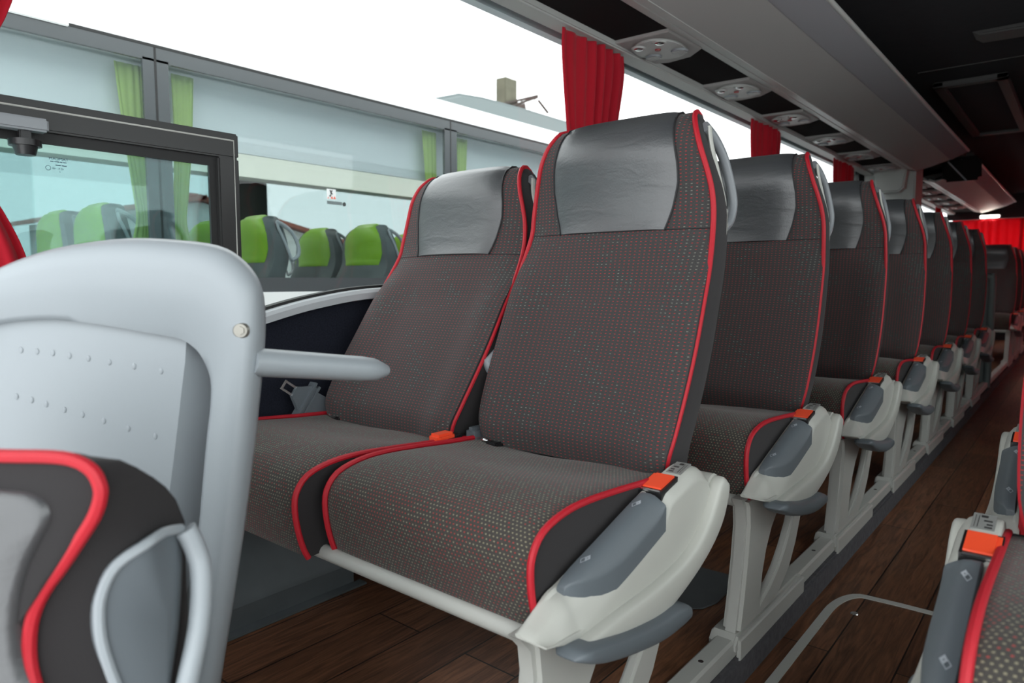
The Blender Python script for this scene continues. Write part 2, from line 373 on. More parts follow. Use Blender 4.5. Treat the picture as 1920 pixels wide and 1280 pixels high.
def pad_mesh(F, top, z0, wp, off, over):
    """leather headrest cover, wrapped over the top ridge; wp(z) is its half width"""
    rows = [(y, z) for y, z, w in F if z + ZC >= z0]
    rows = [(interp(z0 - ZC, [(z, y) for y, z, w in F]), z0 - ZC)] + rows + [(y - .003, z) for y, z, w in top]
    yl, zl = rows[-1]
    if over: rows += [(yl + .010, zl - .03), (yl + .012, zl - .07)]
    N = len(rows); nc = 15; xs = [-1 + 2 * k / (nc - 1) for k in range(nc)]; out = []; inn = []; edgeL = []; edgeR = []
    for i, (y, z) in enumerate(rows):
        a, b = rows[max(i - 1, 0)], rows[min(i + 1, N - 1)]; t = Vector((0, b[0] - a[0], b[1] - a[1])).normalized(); nrm = Vector((0, -t.z, t.y))
        w = wp(z + ZC) if i < len(rows) - 3 else wp(9)
        wall = interp(z, [(zz, ww) for yy, zz, ww in F])
        lo, li = [], []
        for x in xs:
            X = x * w; p = Vector((X, y + (bump(abs(X) / wall, z + ZC) if i < N - 7 else -.010 * (1 - (X / wall) ** 2)), z))
            o = off * (1 - 0.75 * abs(x) ** 8); 
            if i == 0: o *= .2
            lo.append(p + nrm * o); li.append(p - nrm * .004)
        out.append(lo); inn.append(li); edgeL.append(lo[0]); edgeR.append(lo[-1])
    vs = [v for r in out for v in r] + [v for r in inn for v in r]; K = N * nc; fs = []
    for i in range(N - 1):
        for k in range(nc - 1):
            a = i * nc + k; fs.append((a, a + 1, a + nc + 1, a + nc)); fs.append((K + a, K + a + nc, K + a + nc + 1, K + a + 1))
        for k, fl in ((0, 1), (nc - 1, 0)):
            a = i * nc + k; fs.append((a, a + nc, K + a + nc, K + a) if fl else (a, K + a, K + a + nc, a + nc))
    for k in range(nc - 1):
        fs.append((k, K + k, K + k + 1, k + 1)); a = (N - 1) * nc + k; fs.append((a, a + 1, K + a + 1, K + a))
    return pydata(vs, fs), edgeL, edgeR, out[0]
CUSH = [(.035, .485), (-.02, .492), (-.10, .497), (-.19, .504), (-.283, .509), (-.345, .506), (-.395, .492), (-.420, .464), (-.424, .43), (-.418, .39), (-.408, .355), (-.398, .335)]
def make_cushion_meshes():
    P = cr(CUSH, 3); nc = 21; xs = [-1 + 2 * k / (nc - 1) for k in range(nc)]; w = .24; rows = []; uv = []; arc = 0
    for i, (y, z) in enumerate(P):
        if i: arc += math.hypot(y - P[i - 1][0], z - P[i - 1][1])
        a, b = P[max(i - 1, 0)], P[min(i + 1, len(P) - 1)]; t = Vector((0, b[0] - a[0], b[1] - a[1])).normalized(); nrm = Vector((0, t.z, -t.y))
        s = arc / 0.62
        for x in xs:
            u = abs(x); back = max(0, 1 - s / .5); h = -0.016 * back * (1 - u ** 2) + 0.010 * math.exp(-((s - .55) / .22) ** 2) * (1 - u ** 4) - .004 * max(0, (u - .9) / .1)
            h += 0.006 * sin(9 * s + 3 * x) * back * (1 - u * u)
            rows.append(Vector((x * w, y, z)) + nrm * h); uv.append((x * w, arc))
    fs = []; mi = []; N = len(P)
    for i in range(N - 1):
        for k in range(nc - 1): a = i * nc + k; fs.append((a, a + nc, a + nc + 1, a + 1)); mi.append(0)
    o = len(rows)                                            # side walls and underside
    for s in (-1, 1):
        base = len(rows)
        for i in range(N):
            rows.append(Vector((s * w, P[i][0], P[i][1]))); uv.append((0, 0))
        rows.append(Vector((s * (w - .004), .03, .36))); uv.append((0, 0)); f = tuple(range(base, base + N + 1)); fs.append(f if s > 0 else f[::-1]); mi.append(1)
    a, b = o, o + N + 1; fs.append((a + N - 1, a + N, b + N, b + N - 1)); mi.append(1); fs.append((a + N, a, b, b + N)); mi.append(1)
    return P, pydata(rows, fs, mi, uv)

FR, TOPR, BODY, CORDS = make_back_meshes(PROF)
CPATH, CUSHMESH = make_cushion_meshes()
HRIM = [(1.397, 1.168), (1.398, 1.13), (1.412, 1.09), (1.428, 1.04), (1.440, 1.0), (1.450, .962)]
HGRIP = [(1.392, 1.168), (1.437, 1.148), (1.476, 1.112), (1.498, 1.06), (1.503, 1.015), (1.487, .98), (1.447, .958)]
def hw(z): return interp(z, [(.95, .247), (1.0, .235), (1.06, .222), (1.12, .208), (1.17, .193)])

def make_seat(aisle):
    t = thing('passenger_seat', '', 'seat')
    bk = finish('backrest', BODY.copy(), ['fabric', 'black'], t, (0, 0, ZC), 60)
    for c in CORDS: G().tube(c, .0056, 8).obj('piping', 'piping', bk)['label'] = 'red cord along the edge of the backrest'
    wp = lambda z: interp(z, [(.95, .132), (1.0, .148), (1.05, .158), (1.09, .157), (1.12, .152), (1.15, .146), (1.19, .139)])
    pm, eL, eR, bot = pad_mesh(FR, TOPR, .955, wp, .007, True)
    hp = finish('headrest_pad', pm, 'leather', bk, sharp=55); hp['label'] = 'charcoal leather headrest cover'
    g = G()
    for e in (eL, eR): g.tube([Vector(p) + Vector((0, -.001, 0)) for p in e], .0022, 6)
    g.tube([Vector(p) for p in bot], .0014, 6)
    for s in (-1, 1):
        zz = .955 - ZC; y = interp(zz, [(z, yy) for yy, z, w in FR])
        g.tube([(s * x, y + bump(x / .2325, .955) - .0005, zz) for x in [.132 + (.2325 - .132) * k / 6 for k in range(7)]], .0011, 5)
    g.obj('seam', 'seam', bk)['label'] = 'dark stitched seam around the headrest cover'
    # rear shell of the backrest
    g = G(); rings = []
    for y, z, w in [(1.165, .53, .225)] + PROF[2:9] + [(1.352, 1.02, .214)]:
        y0 = y - YC + .080; w += interp(z, [(.78, -.032), (.86, -.018), (.93, -.013)]); k = .4 if z in (.53, 1.02) else 1
        ring = [((w + .004) * s, y0 + q * k, z - ZC) for s, q in ((-1, -.012), (-1.0, .012), (-.9, .030), (0, .036), (.9, .030), (1.0, .012), (1.0, -.012), (.9, -.004), (0, 0), (-.9, -.004))]
        rings.append(ring)
    g.loft(rings).obj('back_shell', 'silver', bk, sharp=50)['label'] = 'pale grey plastic rear shell'
    # grab handle on the right-hand side of the headrest
    g = G(); P3 = lambda q, dx=0: [(.184 + .02 * max(0, min(1, (1.17 - z) / .15)) + dx, y - YC, z - ZC) for y, z in q]
    g.tube(P3(cr(HGRIP, 4), .004), [(.010, .0125)] * (len(HGRIP) * 4 - 3), 10, flat=(1, 0, 0))
    gh = g.obj('grab_handle', 'handlegrey', bk, sharp=60)
    G().tube(P3(cr(HRIM, 4), .012), [(.004, .007)] * (len(HRIM) * 4 - 3), 8, flat=(1, 0, 0)).obj('handle_rim', 'silver', bk)['label'] = 'pale grey rim beside the grab handle'
    cu = finish('seat_cushion', CUSHMESH.copy(), ['cushion', 'black'], t, sharp=50)
    for s in (-1, 1):
        G().tube([(s * .2405, y, z) for y, z in CPATH], .0056, 8).obj('piping', 'piping', cu)['label'] = 'red cord along the edge of the cushion'
    g = G().box(-.20, -.165, -.03, .005, .476, .492, .004); g.ball((-.205, -.022, .492), .010, .007, .006, 10, 1)
    g.obj('belt_anchor', ['blackplastic', 'metal'], t, sharp=40)
    if not aisle: return t
    # ---- aisle side panel: local x from .243 to .30
    def yz(*P): return [(y - YC, z) for y, z in P]
    def ctr(T, y): return interp(y, T)
    up_ = cr([(.703, .370), (.735, .387), (.768, .405), (.80, .4125), (.90, .4435), (1.02, .481), (1.09, .498), (1.15, .510), (1.185, .507), (1.212, .488), (1.229, .458), (1.236, .425)], 4)
    lo_ = cr([(.703, .364), (.735, .354), (.80, .338), (.87, .334), (1.01, .340), (1.10, .346), (1.19, .360), (1.222, .388), (1.236, .415)], 4)
    rings = []
    for y, zh in up_:
        zl = ctr(lo_, y); zn = max(0, min(1, (y - .70) / .08)) * max(0, min(1, (1.06 - y) / .03)); h = zh - zl
        dz = lambda q, k: min(q + k * zn, h * .75) if h > .01 else h * .5
        sec = [(.247, zl), (.2440, zl + min(.004, h * .3)), (.2440, zh - min(.003, h * .2)), (.247, zh), (.252, zh), (.256, zh - dz(.0, .006)), (.270, zh - dz(0, .009)), (.279, zh - dz(.001, .016)), (.287, zh - dz(.006, .024)), (.2945, zh - dz(.018, .032)), (.2975, zh - dz(.026, .036)), (.2975, zl + h * .12), (.294, zl)]
        rings.append([(x, y - YC, z) for x, z in sec])
    sp = G().loft(rings).obj('side_panel', 'silver', t, sharp=38, wn=True)
    # knob at its rear
    G().cyl((.262, 1.236 - YC, .452), .032, .030, 0, 24).obj('pivot_knob', 'silver', sp, sharp=50)
    # recline pad lying in the sloping top edge
    slope = (.484 - .402) / (1.03 - .765)
    def on(y, dz=0): return .402 + (y - .765) * slope + dz
    rings = []
    for k in range(19):
        y = .784 + .252 * (1 - cos(pi * k / 18)) / 2; xo = interp(y, cr([(.784, .268), (.80, .279), (.83, .288), (.87, .2945), (.92, .2975), (1.04, .298)], 4)); xi = .2545
        e = 1 - abs((y - .91) / .1262) ** 10; top = .0125 * max(0, e) ** .5
        cham = lambda x: interp(x, [(.266, 0), (.274, .003), (.280, .008), (.2865, .017), (.293, .027), (.298, .036)])
        sec = [(xi, -.02)] + [(xi + (xo - xi) * f, top - q - cham(xi + (xo - xi) * f) * (.35 + .65 * e)) for f, q in ((0, .003), (.05, .0005), (.3, 0), (.5, 0), (.65, 0), (.78, 0), (.9, 0), (.97, .001), (1, .004))] + [(xo, -.055)]
        rings.append([(x, y - YC, on(y, z)) for x, z in sec])
    rp = G().loft(rings).obj('recline_pad', 'darkpad', sp, sharp=32, wn=True); rp['label'] = 'slate grey recline pad with two printed diamond symbols'
    for yc in (.835, .985):
        g = G()
        for k in (0, 1):
            c = (.266 + .004 * k, yc - YC + .006 * k, on(yc + .006 * k, .0131)); r_, q = .0046, .008
            ring = lambda f: [(c[0] - r_ * f, c[1], c[2]), (c[0], c[1] + q * f, c[2] + q * f * slope), (c[0] + r_ * f, c[1], c[2]), (c[0], c[1] - q * f, c[2] - q * f * slope)]
            A, B = ring(1), ring(.72 if k == 0 else .2); g.add(A + B, [(i, (i + 1) % 4, 4 + (i + 1) % 4, 4 + i) for i in range(4)])
        g.obj('diamond_symbol', 'mark', sp, sharp=0)
    # buckle
    s2 = .40
    def pl(y, dz=0): return .484 + (y - 1.03) * .215 + dz
    q = lambda y0, y1, x0, x1, h0, h1, g, mi=0: g.loft([[(x0, y0 - YC, pl(y0, h)), (x1, y0 - YC, pl(y0, h)), (x1, y1 - YC, pl(y1, h)), (x0, y1 - YC, pl(y1, h))] for h in (h0, h1)], mi=mi)
    bu = q(1.045, 1.105, .238, .284, -.02, .006, G()).obj('belt_buckle', 'blackplastic', sp, sharp=0)
    g = G(); q(1.05, 1.10, .246, .280, 0, .009, g); q(1.05, 1.10, .240, .247, 0, .007, g); g.obj('release_button', 'orange', sp, sharp=0)['label'] = 'orange red release button of the belt buckle'
    G().tube([(.24, 1.046 - YC, pl(1.046, .004)), (.28, 1.046 - YC, pl(1.046, .004))], .003, 6).obj('buckle_edge', 'metal', sp)
    g = G(); q(1.122, 1.166, .252, .280, 0, .0022, g, 0)
    for (a, b, x0, x1) in ((1.126, 1.13, .255, .264), (1.134, 1.138, .255, .262), (1.144, 1.148, .256, .266), (1.155, 1.161, .262, .27), (1.126, 1.16, .272, .2728), (1.126, 1.16, .276, .2765)): q(a, b, x0, x1, .0022, .0026, g, 1)
    g.obj('number_plate', ['platel', 'ink'], sp, sharp=0)['label'] = 'small grey label plate with dark print'
    # folded-down armrest hanging on the outside of the panel
    def blade(U, Lw, x0, x1, pw=.55):
        U, Lw = cr(U, 4), cr(Lw, 4); rings = []
        for y, zh in U:
            zl = interp(y, Lw); zc, b_, xc, a_ = (zh + zl) / 2, max((zh - zl) / 2, .0015), (x0 + x1) / 2, (x1 - x0) / 2
            e = min(1, .45 + .55 * min(1, b_ / .012)); f = lambda v: (abs(v) ** pw) * (1 if v > 0 else -1)
            rings.append([(xc + a_ * e * f(cos(2 * pi * k / 20)), y - YC, zc + b_ * f(sin(2 * pi * k / 20))) for k in range(20)])
        return G().loft(rings)
    ar = blade([(.754, .338), (.772, .347), (.80, .350), (.868, .353), (1.0, .357), (1.10, .372), (1.165, .404), (1.20, .44), (1.222, .470), (1.245, .480), (1.262, .464)],
               [(.754, .334), (.772, .327), (.80, .319), (.86, .306), (.987, .294), (1.11, .322), (1.205, .362), (1.245, .40), (1.262, .455)], .284, .3165, .5).obj('folded_armrest', 'silver', t, sharp=60)
    blade([(.738, .342), (.746, .349), (.76, .351), (.80, .345), (.88, .326), (.97, .312), (1.04, .308), (1.072, .298), (1.085, .284)],
          [(.738, .339), (.746, .335), (.80, .311), (.875, .290), (.976, .270), (1.05, .268), (1.075, .274), (1.085, .280)], .274, .333, .6).obj('armrest_pad', 'darkpad', ar, sharp=60)['label'] = 'slate grey underside pad of the armrest'
    # raised centre armrest between the two backrests
    g = G(); pth = [(-.258, 1.21 - YC, .642), (-.258, 1.24 - YC, .660), (-.258, 1.36 - YC, .74), (-.258, 1.43 - YC, .86)]
    g.tube(cr(pth, 4), [(.008, .012)] + [(.013, .024)] * 11 + [(.008, .015)], 12, flat=(1, 0, 0)); g.obj('raised_armrest', 'shell', t, sharp=60)
    return t

def make_stand():
    """legs and beam that carry one pair of seats; local origin as the aisle seat's"""
    t = thing('seat_stand', '', 'seat stand')
    def yz(*P): return [(y - YC, z) for y, z in P]
    G().tube([(-.79, -.405, .335), (.24, -.405, .335)], .0145, 12).obj('cross_beam', 'castmetal', t, sharp=60)
    G().tube([(-.79, -.06, .345), (.24, -.06, .345)], .0145, 12).obj('cross_beam', 'castmetal', t, sharp=60)
    post = yz((.718, .352), (.742, .325), (.748, .28), (.738, .20), (.722, .12), (.702, .036), (.845, .036), (.842, .09), (.852, .14), (.872, .19), (.905, .235), (.955, .275), (1.0, .30), (1.0, .352))
    G().prism(post, 0, .208, .250, .009, 2).obj('leg', 'castmetal', t, sharp=40, wn=True)
    strut = yz((.80, .036), (.845, .068), (.905, .086), (.965, .118), (1.015, .158), (1.058, .205), (1.09, .26), (1.105, .345), (1.172, .345), (1.157, .255), (1.132, .20), (1.098, .14), (1.05, .085), (.985, .05), (.95, .036))
    G().prism(strut, 0, .226, .249, .006, 2).obj('leg', 'castmetal', t, sharp=40, wn=True)
    foot = yz((.682, .0), (.68, .022), (.70, .042), (1.13, .042), (1.17, .026), (1.17, 0))
    f = G(); f.prism(foot, 0, .186, .250, .006, 2); f.prism(yz((.70, -.03), (.70, .03), (1.165, .025), (1.165, -.03)), 0, .2455, .256, .003, 1)
    f.obj('foot', 'castmetal', t, sharp=40, wn=True)
    return t

XA, XWIN = -.82, -1.33
ROWDY = [0, .80, 1.607, 2.43, 3.24, 4.07, 4.93, 7.80, 8.62, 9.42]
ORD = ['first', 'second', 'third', 'fourth', 'fifth', 'sixth', 'seventh', 'eighth', 'ninth', 'tenth']
TILT = [0, 4.5, 6.5, 7.5, 7.5, 7.5, 7.5, 7, 7, 7]
aisle0 = make_seat(True); wseat0 = make_seat(False); stand0 = make_stand()
def tilt(o, deg, dy=0, dx=0):
    for c in o.children:
        if c.name.startswith('backrest'): c.rotation_euler = (R(deg), 0, 0); c.location = (dx, dy, ZC)
LAB_A = ['large dark aisle seat in the middle of the picture, red piping, wrinkled charcoal leather headrest',
         'aisle seat directly behind the large middle one, charcoal headrest, orange buckle by the wood floor',
         'third aisle seat from the front on the left, below the second red curtain',
         'fourth aisle seat from the front, under the grey pillar box',
         'fifth aisle seat from the front on the left side of the aisle',
         'sixth aisle seat from the front, second before the grey partition',
         'seventh aisle seat from the front, last one before the grey partition',
         'first dark aisle seat beyond the grey partition, charcoal headrest',
         'second dark aisle seat beyond the grey partition, partly hidden',
         'third dark aisle seat beyond the grey partition, at the right edge of view']
for i, dy in enumerate(ROWDY):
    a = aisle0 if i == 0 else copy_tree(aisle0)
    w = wseat0 if i == 0 else copy_tree(wseat0)
    s = stand0 if i == 0 else copy_tree(stand0)
    a.location = (XA, YC + dy, 0); w.location = (XWIN, YC + dy - (.045 if i == 0 else 0), 0); s.location = (XA, YC + dy, 0)
    tilt(a, TILT[i]); tilt(w, -10.5 if i == 0 else TILT[i], -.019 if i == 0 else 0)
    tag(a, LAB_A[i], 'seat', 'aisle seats on the left')
    tag(w, 'dark window seat with a shiny leather headrest, left of the large middle seat' if i == 0 else 'dark window seat by the wall in the %s row, hidden behind nearer seats' % ORD[i], 'seat', 'window seats on the left')
    tag(s, 'grey metal stand with forked leg and beam under the %s pair of left seats' % ORD[i], 'seat stand', 'seat stands on the left rail')
# belt parts only the first window seat shows
g = G(); c0 = Vector((-.235, 1.145 - 1.12, .475)); d = Vector((-.1, -.80, .60)).normalized(); sd = Vector((0, .60, .80)); nn = Vector((1, 0, 0))
def slab(g, a, b, wa, wb, th, mi=0):
    g.loft([[p + sd * (w * u) + nn * (th * v) for u, v in ((-1, -1), (1, -1), (1, 1), (-1, 1))] for p, w in ((a, wa), (b, wb))], mi=mi)
o_ = Vector((-.262, 0, .49))
slab(g, o_ + d * -.02, o_ + d * .055, .036, .030, .012); slab(g, o_ + d * .056, o_ + d * .062, .046, .046, .014); slab(g, o_ + d * .070, o_ + d * .076, .050, .050, .014); slab(g, o_ + d * .058, o_ + d * .074, .040, .040, .010)
slab(g, o_ + d * .076, o_ + d * .112, .038, .014, .006)
sb = g.obj('seat_belt', 'darkpad', wseat0, sharp=30); sb['label'] = 'dull grey plastic belt latch by the wall'
g = G(); e = o_ + d * .105
for k in (-1, 1): slab(g, e + sd * (.011 * k), e + sd * (.011 * k) + d * .042, .003, .003, .0015)
slab(g, e + d * .038, e + d * .045, .014, .014, .0015); slab(g, e - d * .004, e + d * .004, .014, .014, .0015)
g.obj('belt_tongue', 'metal', sb, sharp=0)
g = G().box(.215, .262, -.05, .0, .46, .505, .005).obj('belt_buckle', 'blackplastic', wseat0)
G().box(.222, .258, -.075, -.02, .488, .512, .006).obj('release_button', 'orange', g)['label'] = 'small orange red belt button between the two cushions'
G().box(-.262, -.235, -.03, .03, .47, .515, .008).obj('belt_receiver', 'darkpad', aisle0)['label'] = 'dark grey belt holder between the two seats'

# right-hand seats: mirror copies at the other side of the aisle
XR = .172
for i, dy in enumerate((.015, .82)):
    a = copy_tree(aisle0)
    for c in list(a.children):
        if c.name.startswith('belt_receiver'): bpy.data.objects.remove(c)
    a.scale = (-1, 1, 1); a.location = (XR, YC + dy, 0); tilt(a, -6, 0, -.012)
    tag(a, ['seat cut by the right edge at the bottom, orange buckle on its grey side panel', 'seat at the right edge behind the nearest right-hand one, only its grey panel shows', 'third seat on the right of the aisle, hidden beyond the right edge'][i], 'seat', 'aisle seats on the right')
    s = copy_tree(stand0); s.scale = (-1, 1, 1); s.location = (XR, YC + dy, 0)
    tag(s, ['grey metal stand under the nearest right-hand seat', 'grey metal stand under the second right-hand seat', 'grey metal stand under the third right-hand seat'][i], 'seat stand', 'seat stands on the right rail')
# low guide seat in the stairwell at the front
GP = Vector((-.626, .218, 0)); GW = Vector((cos(R(35)), sin(R(35)), 0)); GN = Vector((sin(R(35)), -cos(R(35)), 0)); GC = -.20
gs = thing('guide_seat', 'low dark seat at the bottom left corner, blurred red piping and grey grab handle', 'seat')
gp = lambda s_, z, n: GP + GW * s_ + GN * n + Vector((0, 0, z))
edge = [(GC, .706), (-.15, .705), (-.089, .703), (-.041, .703), (-.020, .700), (-.006, .692), (.0, .680), (0, .670), (-.005, .656), (-.014, .642), (-.037, .610), (-.055, .587), (-.067, .563), (-.072, .535), (-.070, .508), (-.058, .47), (-.03, .40), (-.005, .32), (.01, .2), (.01, .06), (-.01, -.05)]
edge = cr(edge, 3)
loop = edge + [(2 * GC - a, b) for a, b in edge[::-1]][:-1]
ztop = lambda d: interp(d, [(0, .71), (.02, .70), (.047, .682), (.085, .656), (.106, .633), (.12, .606), (.127, .571)])
def gring(d, k=1.0):
    out = []
    for a, b in loop:
        q = a - GC; sg = 1 if q >= 0 else -1; q = abs(q); q += (max(q, .20) - q) * min(1, max(0, d) / .05) if b < .70 else 0
        out.append(gp(GC + sg * q * k, min(b, ztop(max(d, 0))) if d > 0 else .3 + (b - .3) * (.3 + .7 * k), -d))
    return out
g = G(); fr = [gring(-.010, .55), gring(-.010, .80), gring(-.006, .93), gring(0, 1.0)]
g.loft(fr, mi=0, caps=False); g.add(fr[0], [tuple(range(len(loop)))], 0)
g.loft([gring(0), gring(.015), gring(.03), gring(.047), gring(.07), gring(.09), gring(.106), gring(.12), gring(.127, .97)], mi=1, caps=False)
g.add(gring(.127, .97), [tuple(range(len(loop)))], 1)
gb = g.obj('backrest', ['black', 'black'], gs, sharp=50)
G().tube([gp(a, b, .002) for a, b in loop], .0058, 8).obj('piping', 'piping', gb)['label'] = 'thick red cord along the edge of the low seat'
le = cr([(GC, .678), (-.12, .677), (-.070, .676), (-.051, .672), (-.041, .664), (-.039, .652), (-.047, .635), (-.058, .615), (-.068, .588), (-.074, .556), (-.072, .52), (-.06, .48), (-.08, .44), (GC, .43)], 3)
ll = le + [(2 * GC - a, b) for a, b in le[::-1]][1:-1]
lr = lambda k, n: [gp(GC + (a - GC) * k, .56 + (b - .56) * k, n) for a, b in ll]
g = G(); g.loft([lr(1, .002), lr(.985, .012), lr(.93, .016), lr(.6, .020), lr(.2, .021)]); g.obj('headrest_pad', 'leather', gb, sharp=60)['label'] = 'grey leather headrest with a pale sheen'
hr = cr([(.006, .098, .606), (.006, .07, .613), (.004, .045, .611), (-.014, .030, .598), (-.026, .026, .575), (-.030, .025, .55), (-.028, .027, .516), (-.016, .035, .46), (0, .048, .41), (.006, .058, .395)], 3)
hg = cr([(.006, .098, .606), (.006, .103, .58), (.006, .100, .554), (.006, .091, .509), (.006, .072, .455), (.006, .058, .395)], 3)
lp = hr + hg[::-1][1:-1]
g = G(); g.add([gp(q[0] + .001, q[2], -q[1]) for q in lp] + [gp(q[0] - .016, q[2], -q[1]) for q in lp], [])
nn_ = len(lp); g.f += [(i, (i + 1) % nn_, nn_ + (i + 1) % nn_, nn_ + i) for i in range(nn_)]; g.m += [0] * nn_
for o_, dx in ((0, .001), (nn_, -.016)):
    c_ = tuple(sum(g.v[o_ + i][k] for i in range(nn_)) / nn_ for k in range(3)); c_ = tuple(Vector(c_) + GW * .02); g.v.append(c_); g.f += [(o_ + i, o_ + (i + 1) % nn_, len(g.v) - 1) for i in range(nn_)]; g.m += [0] * nn_
g.obj('handle_recess', 'darkpad', gb, sharp=30)
G().tube([gp(q[0] + .003, q[2], -q[1]) for q in hr], .0050, 8).obj('handle_rim', 'shell', gb)['label'] = 'pale grey rim around the handle recess'
G().tube([gp(q[0] + .008 + .014 * sin(pi * i / (len(hg) - 1)), q[2], -q[1]) for i, q in enumerate(hg)], .0105, 10).obj('grab_handle', 'shell', gb, sharp=60)
m4 = Matrix.Translation(GP + GW * GC) @ Matrix.Rotation(R(35), 4, 'Z')
b_ = G().box(-.22, .22, -.42, .02, -.16, -.04, .03); g = G(); g.add([m4 @ Vector(v) for v in b_.v], b_.f); g.obj('seat_cushion', 'black', gs)
b_ = G().box(-.16, .16, -.36, -.02, -.56, -.16, .01); g = G(); g.add([m4 @ Vector(v) for v in b_.v], b_.f); g.obj('pedestal', 'castmetal', gs)

# ---------------------------------------------------------------- grey seat-back shell at the left
SH = Vector((-.87, .507, 0)); WD = Vector((.743, .669, 0)); ND = Vector((.669, -.743, 0))
outer = [(-.171, .907), (-.101, .904), (-.054, .897), (-.026, .882), (-.005, .858), (.004, .831), (.004, .782), (-.001, .733), (-.009, .671), (-.015, .625), (-.032, .515), (-.049, .417), (-.075, .278), (-.10, .14), (-.118, .02)]
inner = [(-.202, .789), (-.153, .780), (-.120, .774), (-.103, .770), (-.088, .760), (-.076, .745), (-.066, .716), (-.067, .681), (-.072, .646), (-.077, .610), (-.092, .488), (-.105, .403), (-.124, .279), (-.145, .14), (-.16, .02)]
outer = [(-.475, .02), (-.48, .4), (-.472, .60), (-.455, .72), (-.425, .80), (-.385, .842), (-.337, .867), (-.297, .884), (-.247, .898)] + outer
inner = [(-.41, .02), (-.412, .4), (-.408, .60), (-.402, .70), (-.390, .755), (-.372, .780), (-.342, .792), (-.286, .797), (-.248, .795)] + inner
shell_t = thing('seat_back_shell', 'pale grey moulded plastic seat back with a bolt in its frame, at the left edge', 'seat back', (0, 0, 0))
def sp3(s, z, n): return SH + WD * s + ND * n + Vector((0, 0, z))
def band(o, i):
    return [sp3(o[0] + (i[0] - o[0]) * k, o[1] + (i[1] - o[1]) * k, n) for k, n in ((.30, -.042), (.06, -.034), (0, -.014), (.03, .006), (.12, .018), (.32, .023), (.62, .013), (.90, .008), (1, .002), (1, -.022), (.8, -.036))]
G().loft([band(o, i) for o, i in zip(cr(outer, 3), cr(inner, 3))]).obj('frame', 'shell', shell_t, sharp=60)
# recessed back panel: a shallow tray with a turned-back rim
front = cr([(-.385, .25), (-.385, .5), (-.383, .70), (-.374, .765), (-.35, .80), (-.286, .805), (-.248, .803), (-.202, .797), (-.153, .788), (-.115, .779), (-.101, .767), (-.110, .70), (-.121, .627), (-.132, .56), (-.144, .498), (-.165, .40), (-.19, .30), (-.20, .25)], 2)
rings = []
for k, n in ((.032, -.060), (.029, -.054), (.002, -.013), (0, -.010)):
    rings.append([sp3(s_ + (k if s_ > -.2 else -k) * max(0, min(1, (.80 - z) / .06)), z, n) for s_, z in front])
G().loft(rings).obj('back_panel', 'shell', shell_t, sharp=25, wn=True)
for q in [(-.323, .755), (-.302, .753), (-.281, .751), (-.259, .747), (-.234, .743), (-.206, .738), (-.173, .732), (-.137, .725), (-.333, .691), (-.313, .686), (-.294, .680), (-.270, .672), (-.246, .665), (-.218, .656), (-.185, .645), (-.149, .634)]:
    b = G(); b.ball((0, 0, 0), .0028, .0009, .0045, 10); m = Matrix.Translation(sp3(q[0], q[1], -.0095)) @ Matrix.Rotation(R(42), 4, 'Z')
    g = G(); g.add([m @ Vector(v) for v in b.v], b.f); g.obj('dimple', 'shell', shell_t)
g = G(); m = Matrix.Translation(sp3(-.016, .783, .0195)) @ Matrix.Rotation(R(42), 4, 'Z')
b = G(); b.cyl((0, 0, 0), .0115, -.004, 1, 20, .009); b.cyl((0, -.004, 0), .006, -.002, 1, 6); g.add([m @ Vector(v) for v in b.v], b.f)
g.obj('bolt', 'boltmetal', shell_t, sharp=30)['label'] = 'dull metal bolt head'
g = G(); A0 = Vector((-.885, .50, .738)); A1 = Vector((-.885, .74, .702)); n = 10
pts = [A0 + (A1 - A0) * k / n for k in range(n + 1)]; rr = [(.020, .026)] * (n - 1) + [(.0185, .024), (.010, .014)]
g.tube(pts, rr, 14, flat=(0, 0, 1)).obj('armrest', 'shell', shell_t, sharp=60)

# ---------------------------------------------------------------- the coach interior: setting
YF, YR = -.55, 12.0
XL, XRW = -1.65, .95
def sbox(name, m, *a, b=0.0): return struct(G().box(*a, b).obj(name, m, sharp=30))
sbox('floor', 'wood', -.60, -.10, YF, YR, -.14, -.08)
sbox('floor_podium_left', 'wood', XL, -.585, .12, YR, -.14, 0)
sbox('floor_podium_right', 'wood', -.105, XRW, YF, YR, -.14, 0)
sbox('floor_stairwell', 'carpet', XL, -.585, YF, .12, -.62, -.56)
sbox('trim_1', 'carpet', -.600, -.562, .12, YR, -.14, -.012, b=.006)
sbox('trim_2', 'carpet', -.120, -.085, YF, YR, -.14, -.012, b=.006)
sbox('trim_3', 'carpet', XL, -.585, .08, .122, -.62, -.002)
# silver seat rails (with bolts) on the podium edges
for nm, x, lab in (('seat_rail', -.597, 'long silver seat rail on the edge of the left podium'), ('seat_rail', -.088, 'silver seat rail on the edge of the right podium')):
    t = thing(nm, lab, 'rail', (x, 0, 0))
    G().prism([(-.024, -.008), (-.024, .026), (-.018, .031), (.016, .031), (.022, .026), (.022, -.008)], 1, .15, 10.9, .0).obj('rail_bar', 'castmetal', t, sharp=30)
    for k in range(9): G().cyl((0, 1.36 + .80 * k, .0305), .006, .0015, 2, 12).obj('bolt', 'metal', t, sharp=30)
